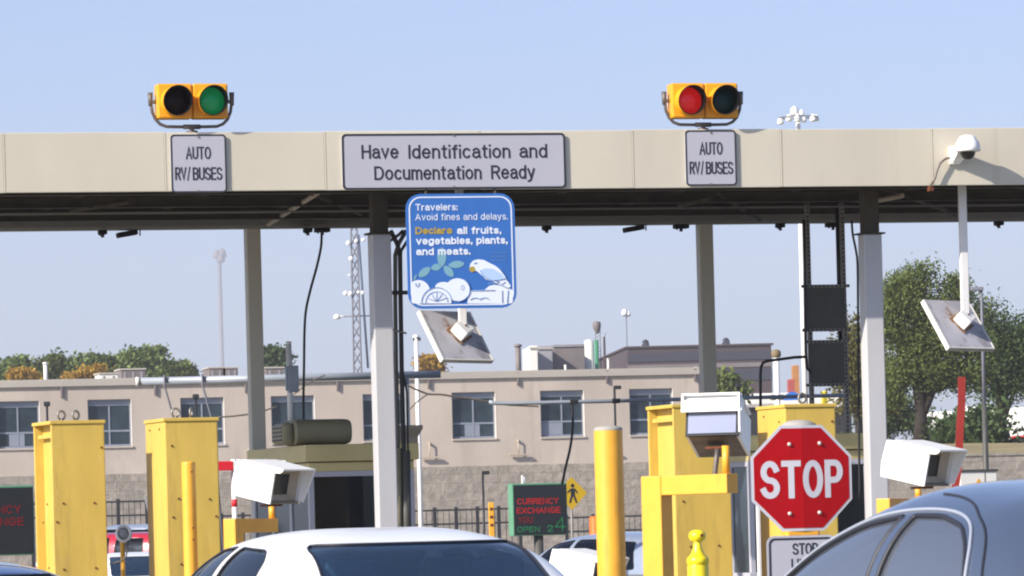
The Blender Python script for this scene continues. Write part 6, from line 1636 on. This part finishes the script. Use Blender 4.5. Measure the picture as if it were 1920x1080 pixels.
    def dense(pp):
        out = []
        for i in range(len(pp) - 1):
            p0 = Vector(pp[max(i - 1, 0)]); p1 = Vector(pp[i]); p2 = Vector(pp[i + 1]); p3 = Vector(pp[min(i + 2, len(pp) - 1)])
            for j in range(8):
                q_ = j / 8; out.append(tuple(0.5 * ((2 * p1) + (p2 - p0) * q_ + (2 * p0 - 5 * p1 + 4 * p2 - p3) * q_ ** 2 + (3 * p1 - p0 - 3 * p2 + p3) * q_ ** 3)))
        return out + [pp[-1]]
    if trim:
        for sg in (1, -1):
            pts = []
            for (x, z) in dense(trim):
                y = ysurf(x, z); pts.append((x, sg * (y + 0.004), z))
            m = MB(); m.tube(pts, 0.005, 8); m.build('bright_trim', M_chrome, t)
    for sm_ in seam:
        for sg in (1, -1):
            m = MB(); m.tube([(x, sg * (ysurf(x, z) + 0.0005), z) for x, z in dense(sm_)], 0.0045, 6); m.build('door_gap', M_seal, t)
    # lower body
    st = [(-L / 2, .62, .52, deckz - .28), (-L / 2 + .04, .74, .36, deckz - .14), (-L / 2 + .16, .84, .26, deckz - .03), (-L / 2 + .5, .90, .22, deckz), (xr, .96, .20, max(deckz, zb + .06)), (xm - .6, 1.0, .19, zb + .07), (xm + .5, 1.0, .19, zb + .07), (xf, .97, .19, max(hoodz, zb + .01)), (L / 2 - .6, .92, .21, hoodz - .06), (L / 2 - .18, .84, .25, hoodz - .16), (L / 2 - .04, .74, .33, hoodz - .30), (L / 2, .62, .45, hoodz - .40)]
    m = MB(); seg = 32; R_ = []
    for x, wf, z0, z1 in st:
        row = []
        for k_ in range(seg):
            a_ = 2 * math.pi * k_ / seg; c_, s__ = math.cos(a_), math.sin(a_)
            row.append((x, math.copysign(abs(c_) ** .42, c_) * (W + .02) * wf, (z0 + z1) / 2 + math.copysign(abs(s__) ** .42, s__) * (z1 - z0) / 2))
        R_.append(row)
    for i in range(len(R_) - 1): m.add(R_[i] + R_[i + 1], [(k_, (k_ + 1) % seg, seg + (k_ + 1) % seg, seg + k_) for k_ in range(seg)], True)
    m.add(R_[0], [tuple(range(seg))]); m.add(R_[-1], [tuple(range(seg - 1, -1, -1))]); m.build('body', paint, t)
    for x in (-L * .28, L * .30):
        for sg in (1, -1):
            yo = sg * (W + .012)
            m = MB(); m.cyl((x, yo, .33), (x, yo - sg * .2, .33), .33, seg=36); wh = m.build('wheel', M_tyre, t)
            m = MB(); m.lathe((0, 0, 0), [(0.22, 0), (0.2, 0.012), (0.1, 0.004), (0, 0.012)], 20, 'y'); m.v = [(v[0] + x, yo - v[1] * sg, v[2] + .33) for v in m.v]; m.build('rim', M_rim, wh)
    for sg in (1, -1):
        m = MB(); m.box((-L / 2 + .0, sg * W * .72 - .14, deckz - .26), (-L / 2 + .14, sg * W * .72 + .14, deckz - .12), .03); m.build('tail_light', M_tail, t)
        m = MB(); m.box((L / 2 - .2, sg * W * .68 - .16, hoodz - .34), (L / 2 - .06, sg * W * .68 + .16, hoodz - .22), .03); m.build('headlight', M_wbox, t)
        xq = xf - .55; m = MB(); m.box((xq - .06, sg * (W + .10) - .09, zb + .02), (xq + .06, sg * (W + .10) + .09, zb + .15), .04); m.build('door_mirror', paint, t)
    m = MB(); m.box((-L / 2 - .03, -W * .72, .42), (-L / 2 + .12, W * .72, .58), .05); m.build('bumper', paint, t)
    # inside
    m = MB(); m.box((xr + .05, -W * .9, zb - .02), (xr + .62, W * .9, zb + .035), .02); m.build('parcel_shelf', M_int, t)
    m = MB(); m.box((xf - .75, -W * .85, zb - .02), (xf - .1, W * .85, zb + .045), .02); m.build('dashboard', M_int, t)
    sm = seatm or M_seat
    for x, ys_ in ((xm + .0, (-.38, .38)), (xm + rearx, (-.38, .38))):
        for y in ys_:
            m = MB(); m.box((x - .07, y - .25, .55), (x + .07, y + .25, 1.10 * H), .05, rot=Matrix.Rotation(R(-10), 3, 'Y')); so = m.build('seat', sm, t)
            m = MB(); m.box((x - .13, y - .13, 1.10 * H), (x - .03, y + .13, 1.10 * H + .17), .04); m.build('headrest', cushion or sm, so)
    m = MB(); m.lathe((0, 0, 0), [(0.18, -.014), (.195, 0), (.18, .014), (.165, 0), (.18, -.014)], 24, 'y')
    m.v = [tuple(Matrix.Rotation(R(90), 3, 'Z') @ Vector(v)) for v in m.v]; m.v = [(v[0] + xm + .48, v[1] + .38, v[2] + zb + .08) for v in m.v]; m.build('steering_wheel', M_seal, t)
    m = MB(); m.box((xf - .98, -.11, tp(xf - .98) - .11), (xf - .94, .11, tp(xf - .98) - .05), .015); m.build('rear_view_mirror', M_seal, t)
    return t, f, ysurf

# white sedan: mostly its roof, rear window and left windows show
PR_W = [(-1.95, .95), (-1.55, 1.165), (-1.18, 1.345), (-.75, 1.405), (-.25, 1.43), (.3, 1.415), (.62, 1.365), (1.0, 1.18), (1.45, .93)]
side_w = [rpoly([(-.93, .97), (-.02, .97), (-.06, 1.345), (-.62, 1.325), (-.80, 1.26)], [.03, .03, .04, .09, .05]), rpoly([(.06, .97), (1.10, .97), (.62, 1.28), (.42, 1.335), (.05, 1.348)], [.03, .05, .05, .06, .04])]
car('white_sedan', 'white sedan seen from behind in the lower middle, blue tinted rear window', 'car', (-1.2, 0, 1.34), (786, 1018), 26.3, 17, M_carw, PR_W, W=.87, zb=.90, n=4.0, shear=.20, L=5.2, side=side_w, rear=rpoly([(-.60, 1.0), (.60, 1.0), (.535, 1.345), (-.535, 1.345)], .05), front=rpoly([(-.66, .98), (.66, .98), (.56, 1.34), (-.56, 1.34)], .05), glass_r=M_gw, glass_s=M_gs, group='cars queueing for inspection')
# blue grey sedan, close, right corner
PR_B = [(-2.0, .95), (-1.62, 1.16), (-1.15, 1.345), (-.7, 1.43), (-.15, 1.46), (.35, 1.395), (.75, 1.265), (1.2, 1.06), (1.65, .885)]
trim_b = [(-.96, .93), (-.98, 1.05), (-.965, 1.14), (-.93, 1.21), (-.85, 1.285), (-.72, 1.342), (-.5, 1.374), (-.2, 1.378), (.1, 1.352), (.35, 1.302), (.6, 1.222), (.85, 1.12), (1.1, .99)]
side_b = [rpoly([(-.945, .95), (-.29, .95), (-.30, 1.364), (-.5, 1.360), (-.71, 1.328), (-.835, 1.275), (-.915, 1.205), (-.95, 1.14)], [.04, .02, .01, .05, .05, .05, .05, .05]), rpoly([(-.21, .95), (1.08, .95), (.845, 1.108), (.595, 1.21), (.345, 1.289), (.1, 1.339), (-.22, 1.363)], [.02, .05, .1, .1, .1, .1, .01])]
seam_b = [[(-1.13, .92), (-1.13, 1.05), (-1.09, 1.13), (-1.03, 1.20), (-.95, 1.27), (-.85, 1.32), (-.71, 1.36), (-.57, 1.39), (-.41, 1.41), (-.25, 1.42)]]
car('blue_sedan', 'blue grey rounded sedan with bright window trim at the lower right corner', 'car', (-.84, .60, 1.27), (1890, 986), 14, 15.5, M_carb, PR_B, W=.85, zb=.88, n=4.5, shear=.13, L=5.0, side=side_b, rear=rpoly([(-.56, 1.0), (.56, 1.0), (.44, 1.335), (-.44, 1.335)], .12), front=rpoly([(-.66, .98), (.66, .98), (.5, 1.34), (-.5, 1.34)], .05), glass_r=M_gw, glass_s=M_gb, trim=trim_b, seam=seam_b, seatm=M_seat, cushion=M_seatl, H=1.03, rearx=-.52, nx=110, nt=90, trim_r=.007, group='cars queueing for inspection')
# dark blue car, only its roof at the lower left corner
PR_L = [(p[0], (p[1] - .9) * .86 + .86) for p in PR_W]
sl_ = [[(x, (z - .9) * .86 + .86) for x, z in s_] for s_ in side_w]
car('blue_coupe', 'dark blue car of which only the roof shows in the lower left corner', 'car', (-.2, 0, 1.31), (-100, 1068), 34, 17, M_carb2, PR_L, W=.86, zb=.86, n=3.4, shear=.2, L=4.8, side=sl_, rear=rpoly([(-.56, .95), (.56, .95), (.5, 1.22), (-.5, 1.22)], .05), front=None, glass_r=M_gw, glass_s=M_gs, nx=60, nt=56, H=.84, group='cars queueing for inspection')
# silver car beyond the thick bollard
PR_S = [(-2.1, .98), (-1.9, 1.25), (-1.65, 1.42), (-1.1, 1.475), (-.4, 1.49), (.2, 1.46), (.6, 1.38), (1.0, 1.2), (1.5, .95)]
ss_ = [rpoly([(-1.6, 1.0), (-1.0, 1.0), (-1.0, 1.37), (-1.45, 1.35)], .05), rpoly([(-.85, .98), (-.05, .98), (-.1, 1.4), (-.8, 1.4)], .05), rpoly([(.05, .98), (.95, .98), (.5, 1.35), (.0, 1.4)], .05)]
car('silver_wagon', 'silver wagon driving off beyond the thick bollard', 'car', (.3, .5, 1.42), (1075, 1010), 70, 32, M_cars, PR_S, W=.88, zb=.92, n=4.5, shear=.17, L=4.8, side=ss_, rear=rpoly([(-.6, 1.05), (.6, 1.05), (.54, 1.38), (-.54, 1.38)], .05), front=rpoly([(-.64, 1.0), (.64, 1.0), (.55, 1.37), (-.55, 1.37)], .05), glass_r=M_gw, glass_s=M_gs, nx=60, nt=56, group='cars beyond the lanes')
car('white_hatchback', 'white car low in the gap between the two left cabinets', 'car', (-.8, 0, 1.40), (256, 1038), 96, 12, M_carw, PR_W, W=.87, zb=.90, n=4.4, shear=.18, L=4.4, side=side_w, rear=rpoly([(-.60, 1.0), (.60, 1.0), (.535, 1.345), (-.535, 1.345)], .05), glass_r=M_gw, glass_s=M_gs, nx=50, nt=48, group='cars beyond the lanes')
PR_V = [(-2.0, 1.3), (-1.9, 1.7), (-1.7, 1.9), (-1.0, 1.95), (-.1, 1.95), (.5, 1.85), (1.0, 1.55), (1.5, 1.25)]
sv_ = [rpoly([(-1.5, 1.38), (-.7, 1.38), (-.7, 1.8), (-1.45, 1.8)], .06), rpoly([(-.55, 1.38), (.1, 1.38), (.05, 1.82), (-.5, 1.82)], .06), rpoly([(.2, 1.38), (.95, 1.38), (.5, 1.76), (.15, 1.82)], .06)]
car('red_van', 'red vehicle between the two left cabinets, behind the white car', 'van', (-.4, 0, 1.95), (232, 1001), 128, 60, M_carr, PR_V, W=.92, zb=1.25, n=4.6, shear=.14, L=4.8, side=sv_, rear=rpoly([(-.6, 1.4), (.6, 1.4), (.55, 1.8), (-.55, 1.8)], .05), glass_r=M_gw, glass_s=M_gs, deckz=1.3, hoodz=1.25, nx=50, nt=48, H=1.3, group='cars beyond the lanes')
PR_V2 = [(p[0], p[1] + .28) for p in PR_V]
sv2 = [[(x, z + .28) for x, z in s_] for s_ in sv_]
car('silver_van', 'silver grey van highest in the gap between the two left cabinets', 'van', (-.4, 0, 2.2), (255, 977), 142, 55, M_cars, PR_V2, W=.95, zb=1.5, n=4.6, shear=.14, L=5.0, side=sv2, rear=rpoly([(-.6, 1.68), (.6, 1.68), (.55, 2.05), (-.55, 2.05)], .05), glass_r=M_gw, glass_s=M_gs, deckz=1.55, hoodz=1.5, nx=50, nt=48, H=1.5, group='cars beyond the lanes')

# ------------------------------------------------------------------ haze
hz = MB(); hz.box((-1400, -30, -1.0), (1400, 6200, 330))
hm = bpy.data.materials.new('haze'); hm.use_nodes = True
hn = hm.node_tree.nodes; hn.remove(hn["Principled BSDF"])
pv = hn.new("ShaderNodeVolumePrincipled"); pv.inputs["Color"].default_value = (0.87, 0.85, 0.91, 1); pv.inputs["Density"].default_value = 0.00021; pv.inputs["Anisotropy"].default_value = 0.0
hm.node_tree.links.new(pv.outputs[0], hn["Material Output"].inputs["Volume"])
tag(hz.build('haze', hm), kind='stuff')
